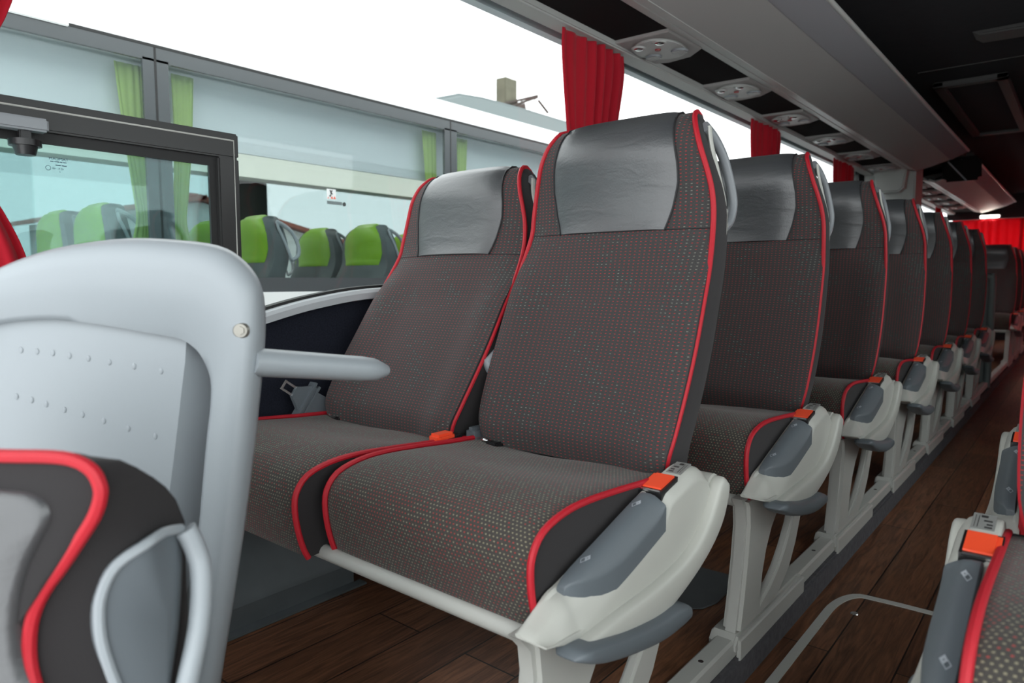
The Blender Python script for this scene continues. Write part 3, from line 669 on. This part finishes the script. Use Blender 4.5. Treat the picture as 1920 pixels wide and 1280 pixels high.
# floor plate, hatch outline and its screw
pl = G(); pp = [(-.900, 1.70), (-.895, 1.86), (-.87, 1.885), (-.74, 1.89), (-.712, 1.87), (-.705, 1.70), (-.72, 1.645), (-.76, 1.61), (-.80, 1.605), (-.86, 1.63)]
pl.prism(pp, 2, .0005, .005, .002, 1); tag(pl.obj('floor_plate', 'duct', sharp=30), 'dark rounded plate lying on the wood floor beneath the second pair of seats', 'plate')
hp = [(-.513, .2), (-.513, 2.02)] + [(-.513 + .06 * (1 - cos(a * pi / 16)), 2.02 + .16 * sin(a * pi / 16)) for a in range(1, 9)] + [(-.36, 2.187), (-.17, 2.19)]
g = G(); top = []
for i, p in enumerate(hp):
    a, b = hp[max(0, i - 1)], hp[min(len(hp) - 1, i + 1)]; t_ = Vector((b[0] - a[0], b[1] - a[1])).normalized(); nrm = Vector((-t_.y, t_.x)) * .0115
    top.append([(p[0] + nrm.x, p[1] + nrm.y, -.081), (p[0] + nrm.x, p[1] + nrm.y, -.0775), (p[0] - nrm.x, p[1] - nrm.y, -.0775), (p[0] - nrm.x, p[1] - nrm.y, -.081)])
t = thing('floor_hatch', 'floor hatch in the aisle outlined by a curved silver strip', 'hatch', (0, 0, 0))
g.loft(top).obj('trim_strip', 'castmetal', t, sharp=30)
G().cyl((-.452, 2.05, -.08), .011, .002, 2, 20, .009).obj('screw', 'metal', t, sharp=30)
# left wall below the windows, with a sill that dips towards the front
SILL = cr([(YF, .62), (.30, .63), (.60, .66), (.80, .705), (.96, .750), (1.14, .789), (1.36, .813), (1.8, .822), (3.0, .825), (YR, .825)], 5)
g = G(); vs = []; fs = []
for y, z in SILL: vs += [(XL, y, -.62), (XL, y, z), (XL - .09, y, z), (XL - .09, y, -.62)]
for i in range(len(SILL) - 1):
    for k in range(4): fs.append((i * 4 + k, i * 4 + (k + 1) % 4, i * 4 + 4 + (k + 1) % 4, i * 4 + 4 + k))
g.add(vs, fs); struct(g.obj('wall_left', 'wallcarpet', sharp=30))
g = G(); g.loft([[(XL - .03, y, z + .016), (XL + .022, y, z + .013), (XL + .030, y, z + .004), (XL + .028, y, z - .014), (XL + .004, y, z - .018), (XL - .03, y, z - .018)] for y, z in SILL])
struct(g.obj('trim_4', 'sill', sharp=40))
g = G(); g.loft([[(XL - .034, y, z + .022), (XL - .006, y, z + .022), (XL - .006, y, z + .012), (XL - .034, y, z + .012)] for y, z in SILL])
struct(g.obj('trim_5', 'rubber', sharp=30))
# heater duct along the wall foot, in front of the first row
t = thing('heater_duct', 'dark grey metal heater duct along the foot of the wall, below the window seat', 'duct', (0, 0, 0))
G().prism([(-1.64, .0), (-1.64, .27), (-1.62, .275), (-1.555, .070), (-1.545, .058), (-1.545, .006), (-1.53, .004), (-1.53, .0)], 1, .13, 1.17, .002, 1).obj('duct_body', 'duct', t, sharp=30)
G().box(-1.545, -1.512, .13, 1.19, .0005, .006, .002).obj('flange', 'duct', t)
tag(G().box(XL + .0, XL + .035, .13, 11, .272, .292, .003).obj('wall_rail', 'castmetal'), 'silver mounting rail along the left wall behind the window seats', 'rail')
# window band: glass, posts behind the curtains, black frame edges
ZT = 1.80
wins = [(YF, 2.46), (2.74, 4.55), (4.85, 6.40), (6.70, 7.0), (7.45, 9.2), (9.5, YR)]
for i, (a, b) in enumerate(wins):
    struct(G().box(XL - .034, XL - .030, a, b, .60, ZT + .1).obj('window_%d' % (i + 1), 'glass', sharp=0))
for i, (a, b) in enumerate(zip([w[1] for w in wins[:-1]], [w[0] for w in wins[1:]])):
    sbox('wall_left_post_%d' % (i + 1), 'winblack', XL - .07, XL - .02, a, b, .60, 2.05)
sbox('wall_left_upper', 'extside', XL - .09, XL - .05, YF, YR, ZT + .02, 2.22)
sbox('trim_6', 'racktrim', -1.63, -1.545, YF, YR, ZT, ZT + .05, b=.006)
# right wall and its windows
sbox('wall_right', 'sill', XRW, XRW + .09, YF, YR, -.14, .62)
sbox('wall_right_upper', 'ceiling', XRW, XRW + .09, YF, YR, ZT, 2.1)
sbox('right_light_blocker', 'wallcarpet', XRW, XRW + .09, 3.4, 7.2, .62, ZT)  # unseen solid stretch, added to keep side light off the rear rows
struct(G().box(XRW + .03, XRW + .034, 7.2, YR, .62, ZT).obj('window_10', 'glass', sharp=0))  # unseen pane, added so daylight glows through the red curtains before it
for i in range(1):
    sbox('wall_right_post_%d' % (i + 1), 'winblack', XRW + .02, XRW + .07, 1.1 + 2.3 * i, 1.25 + 2.3 * i, .62, ZT)
struct(G().box(XRW + .03, XRW + .034, YF, 3.4, .62, ZT).obj('window_7', 'glass', sharp=0))
# ceiling and roof
sbox('ceiling', 'ceiling', XL, XRW, YF, YR, 2.05, 2.10)
sbox('roof', 'white', XL - .09, XRW + .09, YF, YR, 2.2, 2.28)
# rear wall with its window band
sbox('wall_rear_lower', 'ceiling', XL, XRW, YR, YR + .08, -.14, 1.15)
sbox('wall_rear_upper', 'ceiling', XL, XRW, YR, YR + .08, 1.72, 2.1)
struct(G().box(XL, XRW, YR + .04, YR + .045, 1.15, 1.72).obj('window_8', 'glass', sharp=0))

# ---------------------------------------------------------------- luggage racks
def rack(y0, y1, sx, x0, label):
    t = thing('luggage_rack', label, 'luggage rack', (0, 0, 0)); X = lambda x: x0 + sx * x
    P = lambda pts: [(X(x), z) for x, z in pts]
    G().prism(P([(-1.31, 1.822), (-1.262, 1.809), (-1.258, 1.816), (-1.30, 1.86)]), 1, y0, y1, .002, 1).obj('edge_trim', 'racktrim', t, sharp=30)
    G().prism(P([(-1.257, 1.810), (-1.205, 1.796), (-1.20, 1.81), (-1.25, 1.84)]), 1, y0, y1, .002, 1).obj('edge_trim', 'racktrim', t, sharp=30)
    G().prism(P([(-1.203, 1.798), (-1.10, 1.824), (-.955, 1.868), (-.96, 1.90), (-1.2, 1.84)]), 1, y0, y1, .002, 1).obj('bottom_panel', 'rack', t, sharp=30)
    G().prism(P([(-.957, 1.866), (-.945, 1.868), (-.835, 1.921), (-.85, 1.945), (-.96, 1.90)]), 1, y0, y1, .002, 1).obj('aisle_panel', 'rackcloth', t, sharp=30)
    G().tube([(X(-.832), y0, 1.930), (X(-.832), y1, 1.930)], .011, 10).obj('edge_rail', 'racktrim', t, sharp=60)
    G().prism(P([(-1.60, 1.90), (-1.30, 1.86), (-.96, 1.905), (-.96, 1.92), (-1.60, 1.93)]), 1, y0, y1, 0).obj('shelf', 'ceilplastic', t, sharp=30)
    for yy in (y0, y1 - .012): G().prism(P([(-1.60, 1.86), (-1.3, 1.85), (-1.2, 1.81), (-.96, 1.88), (-.85, 1.93), (-.9, 2.05), (-1.6, 2.05)]), 1, yy, yy + .012, 0).obj('end_cap', 'ceilplastic', t, sharp=30)
    return t
rack(YF, 7.0, 1, 0, 'long grey luggage rack hanging over the left seats')
rack(7.9, 11.9, 1, 0, 'short luggage rack beyond the pillar, lit red, upper right')
# dark felt strip with service units
tag(G().box(-1.56, -1.30, YF, 11.9, 1.826, 1.835).obj('service_channel', 'blackpanel'), 'black felt strip between the window top and the luggage rack', 'ceiling panel')
def make_psu():
    t = thing('service_unit', '', 'service unit')
    poly = [(-.128, -.17), (.12, -.16), (.128, .12), (.05, .185), (-.06, .20), (-.128, .17)]
    G().prism([(x, y) for x, y in poly], 2, -.006, .012, .004, 1).obj('housing', 'rack', t, sharp=30)
    ov = [(.105 * cos(a) - .005, .135 * sin(a) * (1 + .1 * cos(a))) for a in [2 * pi * k / 28 for k in range(28)]]
    G().prism(ov, 2, -.014, -.005, .004, 2).obj('bezel', 'racktrim', t, sharp=40)
    for x, y in ((-.055, -.085), (.045, -.095)):
        l = G().cyl((x, y, -.0145), .030, -.006, 2, 24, .027).obj('reading_lamp', 'racktrim', t, sharp=30)
        G().ball((x, y, -.0185), .021, .021, .008, 16).obj('lens', 'lens', l)
    for x, y in ((-.06, .055), (.062, .05)):
        l = G().cyl((x, y, -.0145), .036, -.007, 2, 24, .033).obj('air_nozzle', 'handlegrey', t, sharp=30)
        g = G(); 
        for k in range(3): g.box(x - .026 + .0 * k, x + .026, y - .018 + .016 * k, y - .012 + .016 * k, -.0235, -.020)
        g.obj('nozzle_slat', 'racktrim', l)
    G().cyl((-.002, -.018, -.0145), .013, -.005, 2, 16, .011).obj('call_button', 'redbutton', t, sharp=30)
    return t
psu0 = make_psu()
ys = [2.70, 3.54, 4.36, 5.18, 5.98, 6.75, 8.3, 8.95, 9.6, 10.3, 11.0]
PL = ['nearest grey service unit with reading lamps, above the first hanging red curtain', 'second grey service unit along the black strip', 'third grey service unit, above the second red curtain', 'fourth grey service unit along the black strip', 'fifth grey service unit, above the third red curtain', 'sixth grey service unit, just before the pale pillar', 'first small service unit beyond the pillar', 'second small service unit beyond the pillar', 'third small service unit beyond the pillar', 'fourth small service unit beyond the pillar', 'last small service unit near the lit lamp']
for i, y in enumerate(ys):
    p = psu0 if i == 0 else copy_tree(psu0); p.location = (-1.43, y, 1.819); tag(p, PL[i], 'service unit', 'service units over the left seats')

# ---------------------------------------------------------------- curtains
def curtain(name, label, x, yc, prof, folds, m, amp=.026, group=None, parent=None, axis='y', seed=1):
    """prof: (z, centre offset, half width); pleats run down the cloth"""
    rnd = random.Random(seed); ph = [rnd.uniform(-.5, .5) for _ in range(folds + 1)]
    P = cr(prof, 5); n = folds * 8; rows = []
    for z, off, w in P:
        r = []
        for k in range(n + 1):
            u = k / n; q = u * folds; a = amp * sin(2 * pi * q + ph[int(min(q, folds - 1))] * .8) * (.75 + .25 * sin(3.1 * q + seed)) * (0.6 + .4 * sin(z * 2 + q))
            y = yc + off + (2 * u - 1) * w + .004 * sin(5 * z + 2 * q)
            r.append((x + a, y, z) if axis == 'y' else (y, x + a, z))
        rows.append(r)
    vs = [v for r in rows for v in r]; fs = [(i * (n + 1) + k, i * (n + 1) + k + 1, (i + 1) * (n + 1) + k + 1, (i + 1) * (n + 1) + k) for i in range(len(rows) - 1) for k in range(n)]
    o = finish(name, pydata(vs, fs), m, sharp=0)
    for p in o.data.polygons: p.use_smooth = True
    md = o.modifiers.new('thickness', 'SOLIDIFY'); md.thickness = .0025
    return tag(o, label, 'curtain', group)
full = lambda w: [(1.795, 0, w), (1.70, 0, w * 1.02), (1.5, -.015, w * .86), (1.25, -.03, w * .62), (1.12, -.04, w * .45), (1.0, -.03, w * .6), (.86, 0, w * .85)]
curtain('curtain', 'red curtain hanging behind the large middle seat', -1.575, 2.42, full(.228), 7, 'curtain', group='red curtains at the left windows', seed=2)
curtain('curtain', 'red curtain hanging above the second aisle seat', -1.575, 4.36, full(.255), 7, 'curtain', group='red curtains at the left windows', seed=3)
curtain('curtain', 'red curtain just before the pale pillar, above the third seat', -1.575, 6.12, full(.30), 7, 'curtain', group='red curtains at the left windows', seed=4)
curtain('curtain', 'narrow red curtain beyond the pale pillar', -1.575, 8.95, full(.2), 6, 'curtain', group='red curtains at the left windows', seed=5)
curtain('curtain', 'small red curtain farthest along the left windows', -1.575, 10.7, full(.2), 6, 'curtain', group='red curtains at the left windows', seed=6)
curtain('curtain', 'red curtain gathered at the left edge, beside the opening sash', -1.59, .30, [(1.80, .04, .19), (1.6, .03, .17), (1.37, -.01, .155), (1.25, -.04, .13), (1.15, -.055, .10), (1.08, -.05, .11), (.98, -.02, .135), (.88, 0, .15), (.72, .01, .16)], 6, 'curtain', group='red curtains at the left windows', seed=7)
for i, x in enumerate((-1.15, -.35, .45)):
    curtain('rear_curtain', ['glowing red curtain on the rear window, left panel', 'glowing red curtain on the rear window, middle panel', 'glowing red curtain on the rear window, right panel'][i], YR - .06, x, [(1.71, 0, .42), (1.5, 0, .42), (1.2, 0, .42)], 9, 'rearcurtain', .015, 'red curtains on the rear window', axis='x', seed=10 + i)

for i, y in enumerate((8.0, 9.6, 11.2)):  # unseen curtains, added to throw red light on the short rack
    curtain('curtain', ['unseen red curtain added for the red glow, nearest of three', 'unseen red curtain added for the red glow, middle of three', 'unseen red curtain added for the red glow, rearmost of three'][i], XRW - .03, y, [(1.80, 0, .80), (1.2, 0, .80), (.64, 0, .80)], 14, 'rearcurtain', .015, 'unseen curtains added for the red glow', seed=30 + i)

# ---------------------------------------------------------------- opening sash in the first window
t = thing('window_9', 'black framed opening sash with a silver latch in the left window', 'window', (0, 0, 0)); struct(t)
g = G(); X0, X1 = XL - .028, XL + .006
for b in ((-.6, .922, 1.150, 1.210), (-.6, .922, .772, .822), (.868, .922, .822, 1.150)): g.box(X0, X1, *b, .004)
sf = g.obj('sash_frame', 'winblack', t)
g = G(); g.tube([(X1 + .001, -.6, 1.192), (X1 + .001, .908, 1.192), (X1 + .001, .908, .78)], .0022, 6).obj('frame_bead', 'castmetal', sf)
G().box(XL - .020, XL - .016, -.6, .87, .80, 1.16).obj('sash_pane', 'sashglass', t, sharp=0)
g = G(); g.box(-1.668, -1.660, -.6, .852, 1.128, 1.151); g.box(-1.668, -1.660, .852, .872, .80, 1.15); g.obj('pane_border', 'rubber', t, sharp=0)
l = G().box(-1.640, -1.606, .28, .50, 1.142, 1.168, .004).obj('latch', 'handlegrey', t)
G().box(-1.632, -1.618, .452, .472, 1.118, 1.15, .002).obj('latch_stem', 'blackplastic', l)
g = G(); g.cyl((-1.625, .462, 1.095), .017, .026, 2, 20, .024); g.cyl((-1.625, .462, 1.112), .028, .012, 2, 20); g.obj('latch_knob', 'blackplastic', l, sharp=40)
def text_mesh(body, size):
    c = bpy.data.curves.new('t', 'FONT'); c.body = body; c.size = size; c.align_x = 'CENTER'; c.resolution_u = 3
    o = bpy.data.objects.new('t', c); COL.objects.link(o); dg = bpy.context.evaluated_depsgraph_get()
    me = bpy.data.meshes.new_from_object(o.evaluated_get(dg)); bpy.data.objects.remove(o); return me
g = G()
for body, size, z, y in (('TAMCAM', .0085, 1.098, .532), ('43 R - 00', .0056, 1.079, .530), ('4', .005, 1.073, .533)):
    me = text_mesh(body, size); g.add([(-1.6655, y - v.co.x, z + v.co.y) for v in me.vertices], [tuple(p.vertices) for p in me.polygons])
g.tube([(-1.6655, .512 + .0046 * cos(a), 1.081 + .0046 * sin(a)) for a in [2 * pi * k / 16 for k in range(16)]], .0005, 4, True)
for z, ws in ((1.0940, (.006, .004, .009, .006)), (1.0870, (.009, .010))):
    y = .546
    for w_ in ws: g.box(-1.6657, -1.6653, y - w_, y, z, z + .0016); y -= w_ + .0016
g.obj('glass_mark', mat('blue_black_print', (.02, .05, .09), .6), t, sharp=0)

# ---------------------------------------------------------------- pillar, partition, ceiling fittings
t = thing('pillar_cover', 'pale grey pillar with a bulging box above the fourth seat', 'pillar', (0, 0, 0))
G().box(-1.64, -1.22, 7.06, 7.40, .6, 2.04, .012).obj('post_cover', 'pillar', t)
b = G(); b.prism([(-1.55, 1.90), (-1.26, 1.90), (-1.29, 1.66), (-1.33, 1.625), (-1.47, 1.625), (-1.52, 1.66)], 1, 6.94, 7.08, .015, 3); b.obj('box', 'pillar', t)
t = thing('partition', 'grey green modesty partition behind the seventh row', 'partition', (0, 0, 0))
G().box(-1.62, -.60, 6.70, 6.74, .02, .86, .015).obj('panel', 'greyroof', t)
G().tube(cr([(-.585, 6.72, -.012), (-.585, 6.72, .80), (-.60, 6.72, .875), (-.66, 6.72, .885)], 4), .026, 10).obj('post', 'greyroof', t)
t = thing('ceiling_hatch', 'dark framed roof hatch in the ceiling', 'hatch', (0, 0, 0))
g = G(); hx0, hx1, hy0, hy1 = -.80, -.42, 5.0, 6.9
for q in ((hx0, hx1, hy0, hy0 + .07), (hx0, hx1, hy1 - .07, hy1), (hx0, hx0 + .06, hy0, hy1), (hx1 - .06, hx1, hy0, hy1)): g.box(*q, 2.018, 2.049, .006)
g.obj('hatch_frame', 'ceilplastic', t); G().box(hx0 + .06, hx1 - .06, hy0 + .07, hy1 - .07, 2.036, 2.0495).obj('hatch_lid', 'ceiling', t)
for i, y in enumerate((2.55, 4.1, 7.9)):
    g = G(); g.prism([(-.50, 2.0495), (-.47, 2.028), (.1, 2.012), (.1, 2.0495)], 1, y, y + .16, .008, 2)
    tag(g.obj('ceiling_rib', 'ceilplastic'), ['nearest dark padded rib on the ceiling, cut by the top edge', 'second dark padded rib on the ceiling', 'third dark padded rib, beyond the roof hatch'][i], 'ceiling panel', 'ceiling ribs')
g = G(); g.box(-.83, -.1, 3.3, 3.306, 2.046, 2.0505); g.box(-.83, -.1, 4.7, 4.706, 2.046, 2.0505); tag(g.obj('ceiling_seam', 'ceilplastic'), 'thin joint lines across the dark ceiling', 'ceiling panel')
t = thing('monitor', 'dark fold-down monitor under the ceiling beyond the long rack', 'monitor', (-.93, 7.45, 1.86))
mc = G().box(-.15, .15, -.02, .03, -.13, .09, .03).obj('monitor_case', 'blackpanel', t, rot=(R(25), 0, 0)); G().box(-.13, .13, -.024, -.019, -.10, .07).obj('screen', 'blackpanel', mc)
G().tube([(-.10, -.03, .07), (.04, -.03, -.12)], .007, 8).obj('edge_strip', 'handlegrey', mc)
G().cyl((0, 0, .06), .03, .135, 2, 16).obj('bracket', 'ceilplastic', t)
t = thing('rear_lamp', 'lit white lamp strip at the rear below the short rack', 'lamp', (-1.12, YR - .03, 1.725))
G().box(-.13, .13, -.03, .03, 0, .05, .012).obj('lamp_housing', 'racktrim', t); G().box(-.11, .11, -.036, -.028, .004, .036, .004).obj('lamp_lens', 'lamp', t)

# ---------------------------------------------------------------- the coach parked outside
XB, XF = -3.19, -5.90
ob = thing('parked_coach', 'white coach with tinted windows parked outside the left windows', 'coach', (XB, 3.5, -1.5))
def part(g, name, m, sharp=30):
    o = g.obj(name, m, sharp=sharp); o.parent = ob; o.matrix_parent_inverse = Matrix.Translation(-Vector(ob.location)); return o
Y0, Y1 = -6.0, 16.0
g = G()
for x0, x1 in ((XB - .08, XB), (XF, XF + .08)): g.box(x0, x1, Y0, Y1, -1.15, .79)
g.box(XF, XB, Y0, Y1, -1.15, -.05)
part(g, 'lower_body', 'white')
g = G()
rp = [(XB, 1.8675), (XB - .03, 1.95), (XB - .17, 2.035), (XB - .5, 2.10), (-4.5, 2.14), (XF + .5, 2.10), (XF + .17, 2.035), (XF + .03, 1.95), (XF, 1.8675), (XF + .06, 1.8675), (XF + .2, 1.97), (-4.5, 2.07), (XB - .2, 1.97), (XB - .06, 1.8675)]
part(g.prism(rp, 1, Y0, Y1), 'roof', 'white', 50)
divs = [-2.2, -.385, 1.412, 3.24, 5.07, 6.9, 8.7, 10.5, 12.3]
ww = part(G().box(XB - .012, XB - .004, Y0, Y1, .80, 1.8675), 'side_window', 'coachglass', 0)
g = G(); g.box(XB - .02, XB - .001, Y0, Y1, 1.80, 1.8675); g.box(XB - .05, XB - .001, Y0, Y1, .79, .863)
for d in divs: g.box(XB - .02, XB - .001, d - .053, d + .057, .86, 1.81)
part(g, 'window_border', mat('dark_glass_border', (.075, .082, .086), .25))
g = G()
for d in divs: g.box(XB - .014, XB - .0002, d - .005, d + .005, .80, 1.8675)
g.box(XB - .02, XB + .001, Y0, Y1, 1.860, 1.872); part(g, 'window_joint', 'rubber')
part(G().box(XB - .001, XB + .008, -.55, 1.08, 1.855, 1.90, .004), 'roof_gutter', 'white')
# inside: lockers, racks, far wall and windows
part(G().prism([(XB - .15, 1.49), (XB - .15, 1.895), (XB - .22, 1.895), (XB - .22, 1.50)], 1, Y0, Y1, 0), 'near_rack', 'coachin')
part(G().prism([(XF + .06, 1.74), (XF + .06, 1.895), (XF + .84, 1.895), (XF + .90, 1.635), (XF + .86, 1.622), (XF + .68, 1.645), (XF + .64, 1.67), (XF + .33, 1.69)], 1, Y0, Y1, 0), 'far_rack', 'coachrack')
part(G().box(XF + .02, XF + .04, Y0, Y1, .80, 1.77), 'far_window', 'coachfarglass', 0)
part(G().box(XF + .08, XF + .14, Y0, Y1, 1.735, 1.785), 'far_window_top', 'coachwall')
for y in (3.28, 1.0, -1.3, 5.6, 7.9, 10.2):
    p = part(G().box(XF + .05, XF + .14, y - .22, y + .22, .80, 1.74, .02), 'far_pillar', 'coachwall')
    g = G(); g.tube([(XF + .147, y + .13 * cos(a), 1.41 + .26 * sin(a)) for a in [2 * pi * k / 24 for k in range(24)]], .008, 6, True); o = part(g, 'speaker_ring', 'duct'); o.parent = p; o.matrix_parent_inverse = Matrix.Translation(-Vector(ob.location))
part(G().prism([(3.70, 2.12), (3.85, 2.25), (4.11, 2.335), (4.4, 2.36), (4.95, 2.37), (8.1, 2.37), (8.5, 2.12)], 0, -5.2, -3.92, .03, 3), 'roof_pod', 'greyroof')
tag(G().box(-60, -1.9, -40, 90, -1.62, -1.6).obj('ground', 'asphalt'), 'grey asphalt yard outside', 'ground')['kind'] = 'structure'
lt = thing('added_fill_light', 'unseen fill light added under the ceiling of the parked coach', 'lamp', (-4.5, 3.5, 2.045)); G().box(-.06, .06, -8, 8, -.02, .02).obj('lamp_lens', emis_mat('added_fill_glow', (1, 1, .97), 3.0), lt)  # unseen emitter, added to brighten the parked coach's rack and seats
# green seats inside it
FG, TG, BG, CG = make_back_meshes(PROF_G)
gseat0 = thing('passenger_seat', '', 'seat')
bkg = finish('backrest', BG, ['greycloth', 'greycloth'], gseat0, (0, 0, ZC), 60)
pm, eL, eR, bot = pad_mesh(FG, TG, .945, lambda z: interp(z, [(.94, .165), (1.02, .19), (1.10, .18), (1.14, .16), (1.17, .13), (1.19, .10)]), .008, True)
finish('headrest_pad', pm, 'green', bkg, sharp=55)['label'] = 'lime green leather headrest'
g = G(); g.tube([(hw(z) + .006, y - YC, z - ZC) for y, z in cr(HGRIP, 4)], .011, 8); g.tube([(hw(z) + .004, y - YC, z - ZC) for y, z in cr(HRIM, 4)], .008, 8); g.obj('grab_handle', 'shell', bkg)
G().box(-.24, .24, -.42, .06, .34, .50, .03).obj('seat_cushion', 'greycloth', gseat0)
cnt = 0
names = {}
for ci, (cx_, nm) in enumerate(((-3.62, 'near window'), (-4.16, 'near aisle'), (-4.90, 'far aisle'), (-5.44, 'far window'))):
    for ri, y in enumerate((1.30, 2.11, 2.90, 3.71, 4.51, 5.33)):
        if ci > 1 and ri < 1: continue
        s = gseat0 if cnt == 0 else copy_tree(gseat0); cnt += 1
        s.location = (cx_, y - .215, 0 if ci < 2 else -.07)
        tag(s, 'green-topped seat inside the parked coach, %s column, %s row from the left' % (nm, ORD[ri]), 'seat', 'green seats in the parked coach')
ccol = [(1.335, .06, 'pale green curtain left of the first coach window joint'), (1.573, .055, 'pale green curtain right of the first coach window joint'), (3.135, .065, 'pale green curtain left of the second coach window joint'), (3.44, .055, 'pale green curtain right of the second coach window joint')]
for i, (y, w, lab) in enumerate(ccol):
    sgn = 1 if i % 2 == 0 else -1
    curtain('green_curtain', lab, XB - .09, y, [(1.79, 0, w), (1.51, .01 * sgn, w * .8), (1.25, .03 * sgn, w * .6), (1.12, .04 * sgn, w * .55), (1.0, .03 * sgn, w * .8), (.82, .01 * sgn, w * .9)], 4, 'greencurtain', .008, 'green curtains of the parked coach', seed=20 + i)
# notice on the coach's far window
t = thing('window_notice', 'small square notice with a running figure on the parked coach window', 'sign', (XB + .001, 2.29, 1.273)); t.scale = (1, 1.1, 1.1)
z0 = .024
G().box(0, .002, -.003, .05, .012, .062).obj('notice_sheet', 'white', t, sharp=0)
fig = [(.010, .030), (.018, .036), (.016, .048), (.012, .056), (.017, .058), (.021, .052), (.027, .058), (.030, .054), (.024, .046), (.030, .040), (.027, .034), (.022, .040), (.020, .028), (.014, .022), (.012, .026)]
G().prism(fig, 0, .0021, .003, 0).obj('figure', 'ink', t, sharp=0)
g = G()
for a, b in ((.0, .008), (.018, .032), (.034, .048)): g.prism([(a, .016), (b, .016), ((a + b) / 2, .016 + (b - a) * .9)], 0, .0021, .0032, 0)
g.obj('flames', 'signred', t, sharp=0)
G().box(0, .002, -.003, .085, -.012, .004).obj('caption_strip', 'greyroof', t, sharp=0)
G().cyl((.0005, .098, -.006), .010, .004, 0, 20).obj('hammer_disc', 'coachwall', t, sharp=30)

# ---------------------------------------------------------------- beyond the coach
t = thing('house', 'white house with a red tiled roof beyond the parked coach', 'house', (-24, 10, -1.6))
G().prism([(-3.2, 0), (-3.2, 4.05), (0, 4.72), (5.6, 3.55), (5.6, 0)], 0, 0, 3.9, 0).obj('wall', 'housewall', t)
for sgn, pr in ((1, [(-.1, 4.78), (6.2, 3.45), (6.2, 3.57), (-.1, 4.92)]), (-1, [(.1, 4.78), (-3.7, 3.98), (-3.7, 4.1), (.1, 4.92)])): G().prism(pr, 0, -.2, 4.15, 0).obj('roof', 'tiles', t)
G().box(1, 1.6, .6, 1.1, 4.3, 5.25).obj('chimney', 'tiles', t)
w_ = G().box(3.9, 3.93, 1.0, 1.9, 1.9, 3.1).obj('window', 'coachwall', t)
t = thing('concrete_tower', 'weathered concrete tower with a railing and lattice arm on the skyline', 'tower', (-20, 24.2, -1.6))
G().box(-.45, .1, -.60, .20, 0, 11.22, .02).obj('tower_block', 'concrete', t)
g = G()
for x in (-.40, .05): g.tube([(x, -.55, 11.2), (x, -.55, 11.55), (x, .15, 11.55), (x, .15, 11.2)], .015, 5)
for y in (-.55, .15): g.tube([(-.40, y, 11.55), (.05, y, 11.55)], .015, 5)
g.obj('railing', 'castmetal', t)
g = G(); a, b = Vector((.2, -.95, 9.75)), Vector((.2, 1.55, 10.75))
for dz in (0, .22): g.tube([a + Vector((0, 0, dz)), b + Vector((0, 0, dz * .3))], .055, 6)
for k in range(9):
    p = a + (b - a) * k / 8; q = a + (b - a) * min(k + .5, 8) / 8; g.tube([p, q + Vector((0, 0, .2 * (1 - k / 10)))], .03, 5)
g.tube([(.2, .55, 9.6), (.2, 1.45, 10.7)], .02, 5); g.tube([(.2, 1.62, 10.62), (.2, 2.35, 10.2)], .06, 6)
g.add([(.25, -.95, 9.7), (.25, .6, 10.3), (.25, .75, 9.6), (.12, -.95, 9.7), (.12, .6, 10.3), (.12, .75, 9.6)], [(0, 1, 2), (5, 4, 3), (0, 3, 4, 1), (1, 4, 5, 2), (2, 5, 3, 0)])
g.obj('lattice_arm', 'rust', t)
bpy.context.view_layer.update()
